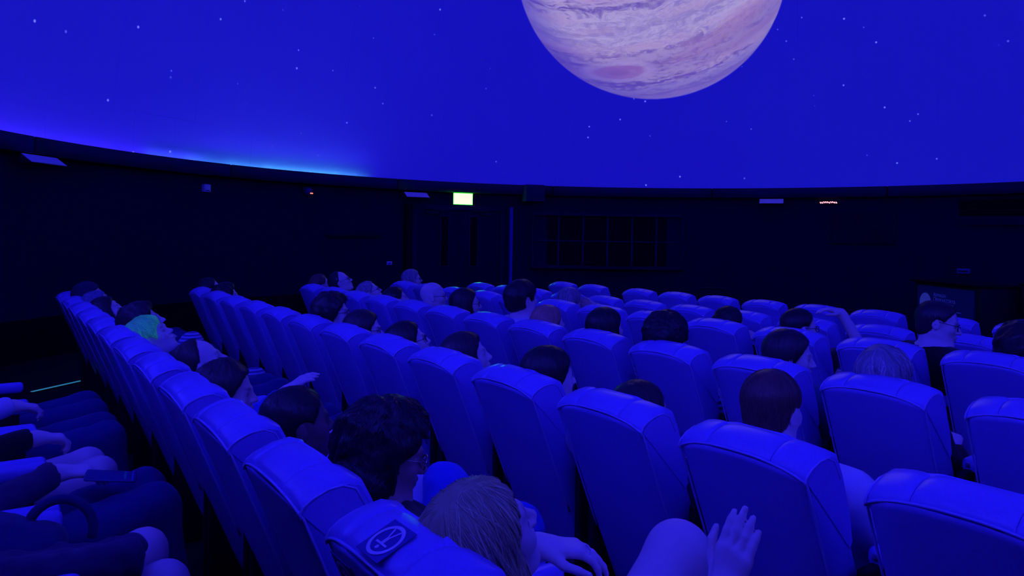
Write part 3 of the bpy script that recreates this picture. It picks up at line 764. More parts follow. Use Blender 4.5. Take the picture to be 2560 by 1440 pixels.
# ---- hair, in the head frame so that styles can be shared
def smax(a, b, k):
    h = np.maximum(k - np.abs(a - b), 0) / k; return np.maximum(a, b) + h * h * k * .25
def smin(a, b, k):
    h = np.maximum(k - np.abs(a - b), 0) / k; return np.minimum(a, b) - h * h * k * .25
def ev(prim, P): return prim[2](P)
def hair_sdf(style):
    def cap(P, t, p0=(.074, 0, .072), n=(.83, 0, -.56), zb=-.075, ears=True, nb=(.30, 0, -.954)):
        d = ev(ellipsoid((-.016, 0, .034), (.099 + t, .0775 + t, .087 + t)), P)
        d = smin(d, ev(ellipsoid((-.045, 0, -.03), (.052 + t, .062 + t * .7, .062)), P), .02)
        d = smax(d, (P - A3(*p0)) @ A3(*n), .012)
        d = smax(d, (P - A3(-.07, 0, zb)) @ A3(*nb), .014)
        if ears:
            q = P.copy(); q[..., 1] = np.abs(q[..., 1]); d = smax(d, -ev(ellipsoid((.006, .085, -.012), (.030, .032, .036)), q), .012)
        return d
    def face(P, d, sx=1.0): return smax(d, -ev(ellipsoid((.090, 0, -.055), (.098 * sx, .064, .120)), P), .016)
    def groove(P, amp, fr=34):
        ph = np.arctan2(P[..., 1], P[..., 0] + .02); el = P[..., 2]
        return amp * (np.sin(ph * fr * .55 + 3 * np.sin(el * 25)) * .5 + np.sin(ph * fr + el * 30) * .3 + np.sin(ph * fr * 1.7 - el * 18) * .2)
    if style == 'short': return lambda P: cap(P, .012) + groove(P, .0016, 40)
    if style == 'buzz': return lambda P: cap(P, .006, zb=-.085) + .0005 * wob(P, 260)
    if style == 'crop': return lambda P: cap(P, .008, p0=(.070, 0, .080), zb=-.080) + groove(P, .0010, 46)
    if style == 'receding': return lambda P: cap(P, .010, p0=(.022, 0, .090), n=(.96, 0, -.28), zb=-.085, ears=True) + groove(P, .0016, 40)
    if style == 'tousled': return lambda P: cap(P, .026, p0=(.090, 0, .070), zb=-.075) + .006 * wob(P, 48, 3) + groove(P, .002, 30)
    if style == 'bushy': return lambda P: cap(P, .038, p0=(.080, 0, .070), zb=-.085, ears=False) + .0065 * wob(P, 62, 1) + .004 * wob(P, 130, 2)
    if style == 'curly':
        def f(P):
            d = cap(P, .034, ears=False, zb=-.10)
            d = smin(d, ev(ellipsoid((-.045, 0, -.075), (.085, .112, .115)), P), .03); d = face(P, d)
            return d + .008 * wob(P, 55, 4) + .005 * wob(P, 120, 5)
        return f
    if style == 'bob':
        def f(P):
            d = cap(P, .016, ears=False, zb=-.12)
            d = smin(d, ev(ellipsoid((-.026, 0, -.045), (.098, .100, .105)), P), .03); d = face(P, d)
            d = smax(d, (P - A3(0, 0, -.125)) @ A3(.12, 0, -.99), .018)
            return d + groove(P, .0024)
        return f
    if style == 'parted':
        def f(P):
            d = cap(P, .014, ears=False, zb=-.12)
            d = smin(d, ev(ellipsoid((-.03, 0, -.06), (.092, .096, .13)), P), .03); d = face(P, d)
            d = smax(d, (P - A3(0, 0, -.16)) @ A3(.1, 0, -.99), .02)
            d = d + .004 * np.exp(-(P[..., 1] / .005) ** 2) * (P[..., 2] > .03)
            return d + groove(P, .0022)
        return f
    if style == 'long':
        def f(P):
            d = cap(P, .014, ears=False, zb=-.12)
            d = smin(d, ev(ellipsoid((-.048, 0, -.14), (.074, .098, .235)), P), .035); d = face(P, d)
            return d + groove(P, .0026, 38)
        return f
    if style == 'longwavy':
        def f(P):
            d = cap(P, .020, ears=False, zb=-.12)
            d = smin(d, ev(ellipsoid((-.048, 0, -.12), (.085, .112, .20)), P), .035); d = face(P, d)
            return d + groove(P, .003, 30) + .006 * wob(P, 38, 6)
        return f
    if style == 'bun':
        def f(P):
            d = cap(P, .011, zb=-.085)
            return smin(d, ev(ellipsoid((-.118, 0, .045), (.036, .040, .040)), P), .012) + groove(P, .0018, 36)
        return f
    if style == 'beanie':
        return lambda P: smax(ev(ellipsoid((-.018, 0, .042), (.112, .092, .102)), P), (P - A3(.075, 0, .052)) @ A3(.50, 0, -.866), .008) + .0012 * np.sin(np.arctan2(P[..., 1], P[..., 0]) * 60)
    raise KeyError(style)

HAIR_CACHE = {}
FLOW = dict(short=(.45, 6, .010), buzz=(.3, 4, .007), crop=(.4, 6, .009), receding=(.4, 6, .010), tousled=(.35, 7, .010), bushy=(.2, 8, .009), curly=(.4, 10, .010), bob=(1.1, 11, .016), parted=(1.1, 12, .017), long=(1.3, 14, .022), longwavy=(1.2, 14, .019), bun=(-.1, 7, .012), beanie=(0, 0, 0))
def hair_mesh(style, res, nstr, seed=0, width=.0011):
    key = (style, res, nstr, seed)
    if key in HAIR_CACHE: return HAIR_CACHE[key]
    f = hair_sdf(style); zlo = -.40 if style.startswith('long') else -.21
    F = Field(axis(-.19, .14, res), axis(-.15, .15, res), axis(zlo, .19, res)); F.F = f(F.all()); V, Q = F.mesh()
    shade = np.full(len(V), .35) + .10 * wob(V, 90, 3)
    grav, steps, sl = FLOW[style]
    if nstr and steps:
        r = np.random.default_rng(seed + 11); P = V[r.integers(0, len(V), nstr)].copy()
        curl = {'curly': .9, 'bushy': 1.1, 'longwavy': .45, 'tousled': .45}.get(style, .05)
        crown = A3(-.035, 0, .125); 
        def grad(p):
            e = .002; g = np.stack([f(p + A3(e, 0, 0)) - f(p - A3(e, 0, 0)), f(p + A3(0, e, 0)) - f(p - A3(0, e, 0)), f(p + A3(0, 0, e)) - f(p - A3(0, 0, e))], -1)
            return g / (np.linalg.norm(g, axis=-1, keepdims=True) + 1e-9)
        path = []; jit = r.normal(size=(nstr, 3)) * .22; ph = r.uniform(0, 6.28, nstr); lift = r.uniform(.0002, .0022, nstr)
        if style in ('parted', 'long'): cr = np.stack([np.clip(P[:, 0], -.05, .07), np.zeros(nstr), np.full(nstr, .12)], 1)
        elif style == 'bun': cr = None
        else: cr = np.broadcast_to(crown, P.shape)
        for s in range(steps):
            g = grad(P); d = f(P)[:, None]; P = P - g * np.clip(d - lift[:, None], -.02, .02); path.append(P.copy())
            fl = (A3(-.12, 0, .045) - P) if cr is None else (P - cr)
            fl = fl / (np.linalg.norm(fl, axis=1, keepdims=True) + 1e-9) + A3(0, 0, -grav) + jit
            fl = fl - g * np.sum(fl * g, 1, keepdims=True); fl /= np.linalg.norm(fl, axis=1, keepdims=True) + 1e-9
            sd = np.cross(g, fl); fl = fl + sd * (curl * np.sin(ph + s * 1.5))[:, None] + g * (curl * .35 * np.cos(ph + s * 1.5))[:, None]
            P = P + fl * sl
        T = np.stack(path, 1)                                          # (n, steps, 3)
        tan = np.gradient(T, axis=1); tan /= np.linalg.norm(tan, axis=2, keepdims=True) + 1e-9
        gs = grad(T.reshape(-1, 3)).reshape(T.shape); sd = np.cross(tan, gs); sd /= np.linalg.norm(sd, axis=2, keepdims=True) + 1e-9
        wd = width * r.uniform(.6, 1.5, nstr)[:, None] * np.sin(np.linspace(.35, pi - .12, steps))[None, :]
        wd = wd[..., None]
        ring = np.stack([T + sd * wd, T + gs * wd * .8, T - sd * wd], 2)   # open strip of three
        nv = len(V); SV = ring.reshape(-1, 3); i = np.arange(nstr)[:, None, None]; s = np.arange(steps - 1)[None, :, None]; k = np.arange(2)[None, None, :]
        b = nv + (i * steps + s) * 3 + k
        SQ = np.stack([b, b + 1, b + 4, b + 3], -1).reshape(-1, 4)
        sh = np.repeat(np.clip(r.normal(.55, .24, nstr), 0, 1), steps * 3)
        V = np.concatenate([V, SV]); Q = np.concatenate([Q, SQ]); shade = np.concatenate([shade, sh])
    me = mesh('hair', V, Q); at = me.attributes.new('shade', 'FLOAT', 'POINT'); at.data.foreach_set('value', np.clip(shade, 0, 1).astype(np.float32))
    HAIR_CACHE[key] = me; return me

def hair_mat(name, dark, lite, rough=.42, glow=None):
    m = bpy.data.materials.new(name); m.use_nodes = True; nt = m.node_tree; b = nt.nodes['Principled BSDF']; g = NT(nt)
    at = g.n('ShaderNodeAttribute', attribute_name='shade')
    nt.links.new(g.mix(at.outputs['Fac'], dark, lite), b.inputs['Base Color']); b.inputs['Roughness'].default_value = rough
    b.inputs['Specular IOR Level'].default_value = .4
    if glow:                                                       # emission put into the hair colour, standing in for green light
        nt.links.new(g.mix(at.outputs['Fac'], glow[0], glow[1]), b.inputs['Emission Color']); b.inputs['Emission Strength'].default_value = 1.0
    return m
def skin_mat(name, col):
    m = bpy.data.materials.new(name); m.use_nodes = True; nt = m.node_tree; b = nt.nodes['Principled BSDF']; g = NT(nt)
    at = g.n('ShaderNodeAttribute', attribute_name='tint')
    tc = g.n('ShaderNodeTexCoord'); nz = g.noise(tc.outputs['Object'], 60, 4)
    c = g.mix(g.rng(nz, .35, .65, 0, .12), col, tuple(x * .8 for x in col))
    nt.links.new(g.mix(at.outputs['Fac'], c, tuple(x * .12 for x in col)), b.inputs['Base Color'])
    b.inputs['Roughness'].default_value = .5; b.inputs['Specular IOR Level'].default_value = .4
    return m
def cloth_mat(name, col, rough=.85, scale=220, stripes=None):
    m = mat(name, col, rough, spec=.2, bump=(scale, .35, .004), sheen=.15)
    if stripes:
        nt = m.node_tree; g = NT(nt); b = nt.nodes['Principled BSDF']; tc = g.n('ShaderNodeTexCoord')
        kind, c2, sc = stripes
        if kind == 'zebra':
            wv = g.n('ShaderNodeTexWave'); wv.inputs['Scale'].default_value = sc; wv.inputs['Distortion'].default_value = 14; wv.inputs['Detail'].default_value = 2; wv.inputs['Detail Scale'].default_value = 1.4
        else:
            wv = g.n('ShaderNodeTexWave'); wv.bands_direction = 'Z'; wv.inputs['Scale'].default_value = sc; wv.inputs['Distortion'].default_value = .6
        nt.links.new(tc.outputs['Object'], wv.inputs['Vector'])
        nt.links.new(g.mix(g.rng(wv.outputs['Fac'], .42, .58), col, c2), b.inputs['Base Color'])
    return m

SKIN = dict(fair=skin_mat('skin_fair', (.92, .72, .68)), mid=skin_mat('skin_mid', (.80, .56, .48)), tan=skin_mat('skin_tan', (.45, .27, .22)), brown=skin_mat('skin_brown', (.20, .11, .10)))
HAIRM = dict(black=hair_mat('hair_black', (.008, .006, .008), (.035, .028, .036)), dark=hair_mat('hair_dark', (.016, .010, .012), (.07, .045, .055)),
             brown=hair_mat('hair_brown', (.07, .030, .022), (.26, .12, .085)), blond=hair_mat('hair_blond', (.16, .15, .04), (1.0, 1.0, .50)),
             grey=hair_mat('hair_grey', (.10, .09, .10), (.75, .68, .70)), ginger=hair_mat('hair_ginger', (.25, .08, .05), (1.0, .55, .36)),
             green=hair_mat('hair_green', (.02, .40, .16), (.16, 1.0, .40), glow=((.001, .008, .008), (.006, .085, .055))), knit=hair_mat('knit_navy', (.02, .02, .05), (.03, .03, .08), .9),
             band=hair_mat('scarf_mixed', (.03, .03, .10), (.5, .5, .75), .8))
CL = dict(black=cloth_mat('cloth_black', (.008, .008, .014)), navy=cloth_mat('cloth_navy', (.02, .02, .11)), blue=cloth_mat('cloth_blue', (.06, .09, .62)), jeans=cloth_mat('cloth_jeans', (.07, .10, .72), scale=400),
          white=cloth_mat('cloth_white', (.82, .76, .88)), teal=cloth_mat('cloth_teal', (.05, .12, .22)), grey=cloth_mat('cloth_grey', (.14, .14, .26)), darkj=cloth_mat('cloth_dark_denim', (.022, .024, .15), scale=400),
          zebra=cloth_mat('cloth_zebra', (.02, .02, .10), stripes=('zebra', (.45, .42, .75), 26)), stripe=cloth_mat('cloth_stripe', (.015, .015, .06), stripes=('s', (.36, .34, .62), 11)),
          check=cloth_mat('cloth_check', (.10, .10, .30), stripes=('s', (.45, .43, .72), 16)), plum=cloth_mat('cloth_plum', (.05, .03, .09)))
SHOE = mat('shoe_dark', (.02, .02, .04), .6)

Fs = Field(axis(-.14, .20, .012), axis(-.07, .07, .012), axis(-.02, .16, .012))
Fs.add(capsule((-.06, 0, .05), (.13, 0, .036), .046, .036, 1.0), .02); Fs.add(capsule((-.05, 0, .07), (-.045, 0, .11), .045, .044), .03)
Fs.F = np.maximum(Fs.F, -(Fs.all()[..., 2])); shoe_me = mesh('shoe', *Fs.mesh())

def glasses_me():
    parts = []
    for sy in (1, -1):
        ring = [(.101 - .006 * abs(cos(t)), sy * (.033 + .025 * cos(t)), .0 + .019 * sin(t)) for t in np.linspace(0, 2 * pi, 22, endpoint=False)]
        parts.append(tube(ring, .0022, 6, closed=True)); parts.append(tube([(.094, sy * .058, .006), (.06, sy * .074, .008), (0, sy * .083, .010), (-.015, sy * .084, -.008)], .0018, 5))
    parts.append(tube([(.102, .009, .004), (.106, 0, .007), (.102, -.009, .004)], .0019, 5))
    return mesh('glasses', *merge(*parts))
GL = glasses_me(); GLM = mat('spectacle_frame', (.03, .03, .06), .25, spec=.6); GLMM = mat('spectacle_metal', (.7, .65, .5), .2, metal=1.0)
lens_v = [(.101 - .006 * abs(cos(t)), sy * (.033 + .023 * cos(t)), .018 * sin(t)) for sy in (1, -1) for t in np.linspace(0, 2 * pi, 18, endpoint=False)]
LENS = mesh('lens', lens_v, [tuple(range(18)), tuple(range(18, 36))], False)
LM = bpy.data.materials.new('clear_lens'); LM.use_nodes = True
_b = LM.node_tree.nodes['Principled BSDF']; _b.inputs['Roughness'].default_value = .05; _b.inputs['Alpha'].default_value = .18; _b.inputs['Base Color'].default_value = (.2, .2, .4, 1)

def person(seat, head, label, yaw=-12, pitch=14, roll=0, hair='short', hcol='dark', skin='fair', top='navy', bottom='darkj', sleeve='long', glasses=None,
           res=.0088, coarse=.026, nstr=100, hres=.0095, hip=(.48, 0, .40), knees=None, ankles=None, elbows=None, wrists=None, hands=None, bare=None, tyaw=0, hmirror=False, extra=None, fold=.004, tres=.022, hw=.0011, sw=1.0, nshift=0.0, leg=1.0):
    """seat: chair empty; head: world centre of the head. Everything below is in the seat frame."""
    base = np.array(seat.location); h = np.asarray(head, float) - base
    R = rotm(radians(yaw), radians(pitch), radians(roll)); Rn = rotm(radians(yaw * .4), radians(pitch * .45), radians(roll * .5)); Rt = rotm(radians(tyaw), 0, 0)
    hip = np.asarray(hip, float) + A3(0, h[1] * .5, 0)
    nb = h + Rn @ A3(-.045, 0, -.150) + A3(0, nshift, 0)
    ax = hip - nb; ax /= np.linalg.norm(ax)
    chest = nb + ax * .15 + A3(.02, 0, 0); waist = nb + (hip - nb) * .66 + A3(.015, 0, 0)
    sh = {s: nb + Rt @ A3(.015, s * .158 * sw, 0) + ax * .055 for s in (1, -1)}
    el = {1: A3(.16, .055, -.20), -1: A3(.16, -.055, -.20)}; el = {s: sh[s] + el[s] for s in el}
    wr = {s: A3(max(.60, el[s][0] + .16), s * .085 + hip[1], .575) for s in (1, -1)}
    if elbows: el.update({k: np.asarray(v, float) - base for k, v in elbows.items()})
    if wrists: wr.update({k: np.asarray(v, float) - base for k, v in wrists.items()})
    hj = {s: hip + A3(0, s * .088, .0) for s in (1, -1)}
    kn = {s: A3(.93, hip[1] + s * .115, .495) for s in (1, -1)}; an = {s: A3(.99, hip[1] + s * .12, .11) for s in (1, -1)}
    if knees: kn.update({k: np.asarray(v, float) - base for k, v in knees.items()})
    if ankles: an.update({k: np.asarray(v, float) - base for k, v in ankles.items()})
    o = empty('person', base)
    # --- body
    allp = np.array([h, nb, hip] + list(el.values()) + list(wr.values()) + list(kn.values()) + list(an.values()))
    lo = allp.min(0) - .2; hi = allp.max(0) + .22; lo[2] = -.02
    hb = [(h - .135, h + .135, res)]
    hp = {}
    hands = hands or {}
    for s in (1, -1):
        q = dict(f=(wr[s] - el[s]), palm=(0, 0, -1), curl=(.35,) * 4, thumb=.5, spread=0, res=None); q.update(hands.get(s, {}))
        hp[s] = hand_parts(wr[s], q['f'], q['palm'], s, q['curl'], q['thumb'], q['spread'])
        if q['res']:
            c = wr[s] + np.asarray(q['f'], float) / np.linalg.norm(q['f']) * .09; hb.append((c - .11, c + .11, q['res']))
        elif coarse > .012: hp[s] = [((p[0], p[1], (lambda g: lambda P: g(P) - .003)(p[2])), .010) for p, k in hp[s]]
    F = Field(*[axis(lo[d], hi[d], coarse, [(a[d], b[d], r) for a, b, r in hb]) for d in range(3)])
    for p, k in HEAD: F.add(moved(p, R, h), k)
    for p, k in HEAD_SUB: F.sub(moved(p, R, h), k)
    for p, k in HEAD_ADD: F.add(moved(p, R, h), k)
    nk = h + R @ A3(-.028, 0, -.055)
    F.add(capsule(nk, nb + ax * .03, .054, .060), .03)
    TORSO = [(capsule(nb + ax * .07, chest, .088, .105, 1.42), .06), (capsule(chest, waist, .108, .098, 1.38), .05), (capsule(waist, hip, .100, .115, 1.38), .05), (capsule(sh[1], sh[-1], .058), .06), (capsule(nb, sh[1], .045, .05), .04), (capsule(nb, sh[-1], .045, .05), .04)]
    ARM = {s: [(capsule(sh[s], el[s], .050, .041), .03), (capsule(el[s], wr[s], .041, .027), .02)] for s in (1, -1)}
    LEG = {s: [(capsule(hj[s], kn[s], .088 * leg, .062 * leg), .03), (capsule(kn[s], an[s], .060 * leg, .040), .025)] for s in (1, -1)}
    for p, k in TORSO: F.add(p, k)
    for s in (1, -1):
        for p, k in ARM[s] + LEG[s]: F.add(p, k)
        F.add(capsule(wr[s] - (wr[s] - el[s]) * .12, wr[s] + (np.asarray(hands.get(s, {}).get('f', wr[s] - el[s]), float) / np.linalg.norm(hands.get(s, {}).get('f', wr[s] - el[s]))) * .03, .026, .024), .02)
        for p, k in hp[s]: F.add(p, k)
        F.add(capsule(an[s], an[s] + A3(.14, 0, -.06), .040, .028), .02)
    V, Q = F.mesh(); me = mesh('body', V, Q); L = (V - h) @ R
    tint = np.zeros(len(V))
    for sy in (1, -1):
        tint = np.maximum(tint, np.exp(-(((L - A3(.083, sy * .031, .0)) / A3(.02, .016, .0075)) ** 2).sum(1)) * .95)
        tint = np.maximum(tint, np.exp(-(((L - A3(.088, sy * .032, .024)) / A3(.022, .018, .0055)) ** 2).sum(1)) * .75)
    tint = np.maximum(tint, np.exp(-(((L - A3(.096, 0, -.063)) / A3(.02, .02, .0055)) ** 2).sum(1)) * .5)
    at = me.attributes.new('tint', 'FLOAT', 'POINT'); at.data.foreach_set('value', tint.astype(np.float32))
    link('body', me, o, SKIN[skin])
    # --- top
    g = .013
    def grow(p, e): return (p[0] - e, p[1] + e, (lambda f: lambda P: f(P) - e)(p[2]))
    tl = np.array([nb, hip, sh[1], sh[-1], el[1], el[-1], wr[1], wr[-1]]); F = Field(*[axis(tl.min(0)[d] - .17, tl.max(0)[d] + .17, tres) for d in range(3)])
    for p, k in TORSO: F.add(grow(p, g), k)
    for s in (1, -1):
        if sleeve == 'long':
            F.add(grow(ARM[s][0][0], g), .03); e = el[s] + (wr[s] - el[s]) * .93; F.add(flatcap(el[s], e, .041 + g, .031 + g), .02)
        else:
            e = sh[s] + (el[s] - sh[s]) * .72; F.add(flatcap(sh[s], e, .052 + g, .050 + g), .03)
    P = F.all(); F.F = F.F + fold * wob(P, 26, len(label)) + fold * .5 * wob(P, 60, 2)
    F.F = np.maximum(F.F, -((P - (nb + A3(0, 0, .035))) @ A3(0, 0, -1)))
    link('top', mesh('top', *F.mesh()), o, CL[top])
    # --- trousers / skirt
    tl = np.array([hip] + list(kn.values()) + list(an.values())); F = Field(*[axis(tl.min(0)[d] - .16, tl.max(0)[d] + .16, tres) for d in range(3)])
    F.add(grow(capsule(waist * .3 + hip * .7, hip, .105, .118, 1.38), g), .04)
    for s in (1, -1):
        if bare and s in bare:
            e = hj[s] + (kn[s] - hj[s]) * bare[s]; F.add(flatcap(hj[s], e, .090 + g, .078 + g), .03)
        else:
            F.add(grow(LEG[s][0][0], g), .03); e = kn[s] + (an[s] - kn[s]) * .94; F.add(flatcap(kn[s], e, .062 + g, .050 + g), .025)
    P = F.all(); F.F = F.F + fold * wob(P, 24, len(label) + 3) + fold * .5 * wob(P, 55, 1)
    link('trousers', mesh('trousers', *F.mesh()), o, CL[bottom])
    for s in (1, -1): link('shoe', shoe_me, o, SHOE, loc=tuple(an[s] + A3(.03, 0, -.11 if an[s][2] < .2 else -.09)))
    # --- hair, glasses
    Mh = Matrix(R.tolist()).to_4x4(); Mh.translation = Vector(h)
    if hair:
        ho = link('hat' if hair == 'beanie' else 'hair', hair_mesh(hair, hres, nstr, (len(label) % 3) if nstr < 400 else 1, hw), o, HAIRM[hcol]); ho.matrix_local = Mh
        if hmirror: ho.matrix_local = Mh @ Matrix.Diagonal((1, -1, 1, 1))
    if glasses:
        go = link('glasses', GL, o, GLMM if glasses == 'metal' else GLM); go.matrix_local = Mh
        link('lens', LENS, go, LM)
    tag(o, label, 'person')
    if extra: extra(o, h, R)
    return o

# ------------------------------------------------------------------ the audience
S = SEATS
def fing(wrist, f, palm, side, i, curl, t=.5):
    w = np.asarray(wrist, float); f = np.asarray(f, float); f = f / np.linalg.norm(f); n = np.asarray(palm, float); n = n - f * (n @ f); n /= np.linalg.norm(n)
    th = np.cross(f, n) * (-side); lo = (.028, .0095, -.0095, -.027)[i]; ln = (.072, .082, .076, .060)[i]
    kn = w + f * (.092 - .004 * abs(i - 1)) + th * lo - n * .004; d = f * cos(curl * .75) + n * sin(curl * .75)
    return kn + d * ln * .46 * t, d

# nearest full row
BL_W = (1.005, 1.275, .775); BL_F = (.80, -.58, -.10); BL_C = (.50, .42, .40, .42)
def rings(o, h, R):
    base = np.array(o.location)
    for i in (1, 2):
        c, d = fing(np.array(BL_W) - base, BL_F, (0, 0, -1), 1, i, BL_C[i], .55); d = Vector(d); a = d.orthogonal().normalized(); b = d.cross(a)
        pts = [tuple(Vector(c) + .0102 * (cos(t) * a + sin(t) * b)) for t in np.linspace(0, 2 * pi, 18, endpoint=False)]
        link('ring', mesh('ring', *tube(pts, .0014, 6, closed=True)), o, METAL)
person(S[0, 0], (.79, 1.165, 0.870), 'person with blond parted hair in the stickered seat, one hand raised', yaw=-4, pitch=28, roll=9, leg=1.12, hip=(.42, 0, .43), hair='parted', hcol='blond', skin='fair', top='zebra', bottom='blue', sleeve='short',
       res=.0045, coarse=.014, nstr=2300, hres=.0048, hw=.0009, knees={-1: (1.285, 1.12, .745), 1: (1.42, 1.30, .53)}, ankles={-1: (1.50, 1.08, .36), 1: (1.52, 1.34, .11)}, bare={-1: .5, 1: .5},
       elbows={-1: (.95, .88, .60), 1: (.84, 1.46, .63)}, wrists={-1: (1.165, .905, .765), 1: BL_W}, tres=.012,
       hands={-1: dict(f=(.28, -.12, .95), palm=(1, .25, -.2), curl=(.12, .10, .12, .16), thumb=.25, res=.0045), 1: dict(f=BL_F, palm=(0, 0, -1), curl=BL_C, thumb=.3, spread=.05, res=.0045)}, extra=rings)
def earrings(o, h, R):
    for sy in (1, -1):
        p = h + R @ A3(-.012, sy * .084, -.036)
        link('earring', mesh('earring', *merge(*[tube([p - A3(0, 0, .010 * k), p - A3(0, 0, .010 * k + .008)], [.0028, .0012], 6) for k in range(4)])), o, METAL)
person(S[0, 1], (.90, 1.80, 0.865), 'person with dark curly hair, glasses and drop earring beside the blond person', yaw=-16, pitch=-14, hair='curly', hcol='black', skin='tan', top='black', bottom='jeans', glasses='metal',
       res=.0055, coarse=.016, nstr=1900, hres=.0065, hw=.0012, knees={-1: (1.20, 1.985, .665), 1: (1.46, 1.95, .50)}, ankles={-1: (1.46, 1.98, .34), 1: (1.50, 1.98, .11)}, tres=.0115, fold=.009, extra=earrings)
person(S[0, 2], (.84, 2.31, 0.840), 'person with close-cropped dark hair in the third seat of the nearest row', yaw=-4, pitch=6, hair='buzz', hcol='black', skin='brown', top='black', bottom='darkj', nstr=1100, hres=.0058, res=.0065, hw=.0007)
person(S[0, 3], (.82, 3.06, 0.805), 'person with long wavy dark hair in profile in the nearest row', yaw=-24, pitch=0, hair='longwavy', hcol='dark', skin='mid', top='plum', bottom='darkj', nstr=700, hres=.0068, res=.0065, hw=.0013)
person(S[0, 4], (.86, 3.66, 0.830), 'person with receding dark hair and raised blue sleeve in the nearest row', yaw=-10, pitch=26, hair='receding', hcol='dark', skin='fair', top='blue', bottom='darkj', nstr=400, hres=.0068, res=.0065,
       elbows={-1: (1.06, 3.44, .60)}, wrists={-1: (1.20, 3.47, .70)}, hands={-1: dict(f=(.75, -.35, .55), palm=(.3, .2, -.9), curl=(.25,) * 4, res=.0055)}, tres=.014)
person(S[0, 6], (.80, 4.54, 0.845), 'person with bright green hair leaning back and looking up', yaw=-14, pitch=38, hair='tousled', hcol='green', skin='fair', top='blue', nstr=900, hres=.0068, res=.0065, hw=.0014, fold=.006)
person(S[0, 7], (.83, 4.93, 0.880), 'person with big dark hair behind the green-haired person', yaw=-12, pitch=30, hair='bushy', hcol='dark', skin='fair', top='black', nstr=260, bottom='check', knees={1: (1.20, 5.40, .69)}, ankles={1: (1.46, 5.38, .34)}, fold=.007)
person(S[0, 9], (.80, 6.25, 0.835), 'person with straight dark hair near the far end of the nearest row', yaw=-12, pitch=28, hair='bob', hcol='black', skin='fair', top='navy')
person(S[0, 10], (.79, 6.64, 0.855), 'person with a streaked headscarf near the far end of the nearest row', yaw=-12, pitch=28, hair='short', hcol='band', skin='mid', top='navy', nstr=160, hw=.003)
person(S[0, 11], (.77, 7.02, 0.895), 'person in a dark knitted hat in the farthest seat of the nearest row', yaw=-10, pitch=20, hair='beanie', hcol='knit', skin='mid', top='black', nstr=0)
# second row
person(S[1, 1], (2.06, 1.415, 0.915), 'person with short brown hair and pale T-shirt leaning forward at right', yaw=4, pitch=-4, hair='crop', hcol='brown', skin='fair', top='white', sleeve='short', res=.0065, hres=.0055, nstr=1400, hw=.0008, hip=(.62, -.12, .40), tres=.012, fold=.005, nshift=-.05,
       tyaw=-6, knees={1: (2.62, 1.5, .5), -1: (2.62, 1.22, .5)}, ankles={1: (2.62, 1.5, .11), -1: (2.62, 1.2, .11)}, sw=1.32)
person(S[1, 2], (1.93, 1.86, 0.820), 'person with dark parted hair seen from behind in the second row', yaw=-8, pitch=14, hair='parted', hcol='dark', top='navy', nstr=600, hres=.0068)
person(S[1, 3], (1.92, 2.37, 0.875), 'person with long straight dark hair and pale collar in the second row', yaw=-14, pitch=2, hair='long', hcol='black', top='white', nstr=700, hres=.0068)
person(S[1, 4], (1.93, 3.02, 0.860), 'person with dark bob turned right in the second row', yaw=-26, pitch=16, hair='bob', hcol='dark', top='navy', nstr=500, hres=.0068, res=.0065)
person(S[1, 5], (1.93, 3.62, 0.855), 'person with smooth black hair and glasses in the second row', yaw=-22, pitch=20, hair='parted', hcol='black', skin='fair', top='black', glasses='dark', nstr=420, hres=.0068, res=.0065)
person(S[1, 6], (1.91, 4.15, 0.865), 'person with dark fringe and glasses in the second row', yaw=-26, pitch=4, hair='bob', hcol='dark', skin='fair', top='black', glasses='dark', nstr=400, hres=.0068, res=.0065)
person(S[1, 7], (1.94, 4.70, 0.915), 'person with rounded dark hair and bare neck in the second row', yaw=-30, pitch=8, hair='bushy', hcol='black', skin='fair', top='black', glasses='dark', nstr=300)
person(S[1, 11], (1.92, 7.22, 0.835), 'person with bushy dark hair, second from the far end of the second row', yaw=-8, pitch=14, hair='curly', hcol='black', top='black')
person(S[1, 12], (1.90, 7.76, 0.875), 'person with short dark hair in the farthest seat of the second row', yaw=-10, pitch=22, hair='short', hcol='black', top='navy')
# third row
person(S[2, 1], (3.03, 1.55, 0.895), 'person with pale wavy hair seen from behind at right', yaw=-4, pitch=12, hair='longwavy', hcol='grey', top='black', nstr=1300, hres=.0068, hw=.0024)
person(S[2, 2], (3.14, 2.07, 0.900), 'person with tied dark hair smiling in profile to the right', yaw=-52, pitch=-4, hair='long', hcol='dark', skin='fair', top='teal', nstr=600, hres=.0068, res=.0055, hip=(.56, 0, .4))
person(S[2, 3], (3.04, 2.75, 0.915), 'person with round curly black hair and striped top in the third row', yaw=6, pitch=6, hair='bushy', hcol='black', top='stripe', nstr=420, hres=.0065)
person(S[2, 4], (3.05, 3.24, 0.910), 'person with chin-length dark bob seen from behind in the third row', yaw=-8, pitch=6, hair='bob', hcol='black', top='black', nstr=420)
person(S[2, 5], (3.03, 3.76, 0.885), 'person with straight ginger hair in the third row', yaw=-6, pitch=10, hair='long', hcol='ginger', top='navy', nstr=420, hw=.0018)
person(S[2, 6], (3.14, 4.20, 1.008), 'person with bushy dark hair sitting upright in the third row', yaw=-8, pitch=2, hair='tousled', hcol='black', top='white', nstr=420, hip=(.55, 0, .41))
person(S[2, 7], (3.07, 4.83, 0.920), 'person with sleek black hair in profile next to the bald person', yaw=-26, pitch=6, hair='bob', hcol='black', skin='fair', top='black', glasses='dark', nstr=300, res=.0065)
person(S[2, 8], (3.06, 5.32, 0.947), 'bald person with dark-rimmed glasses in the third row', yaw=-30, pitch=4, hair=None, skin='fair', top='navy', glasses='dark', res=.0055)
person(S[2, 9], (3.05, 5.97, 0.865), 'person with flat dark hair left of the bald person', yaw=-16, pitch=18, hair='short', hcol='black', top='black')
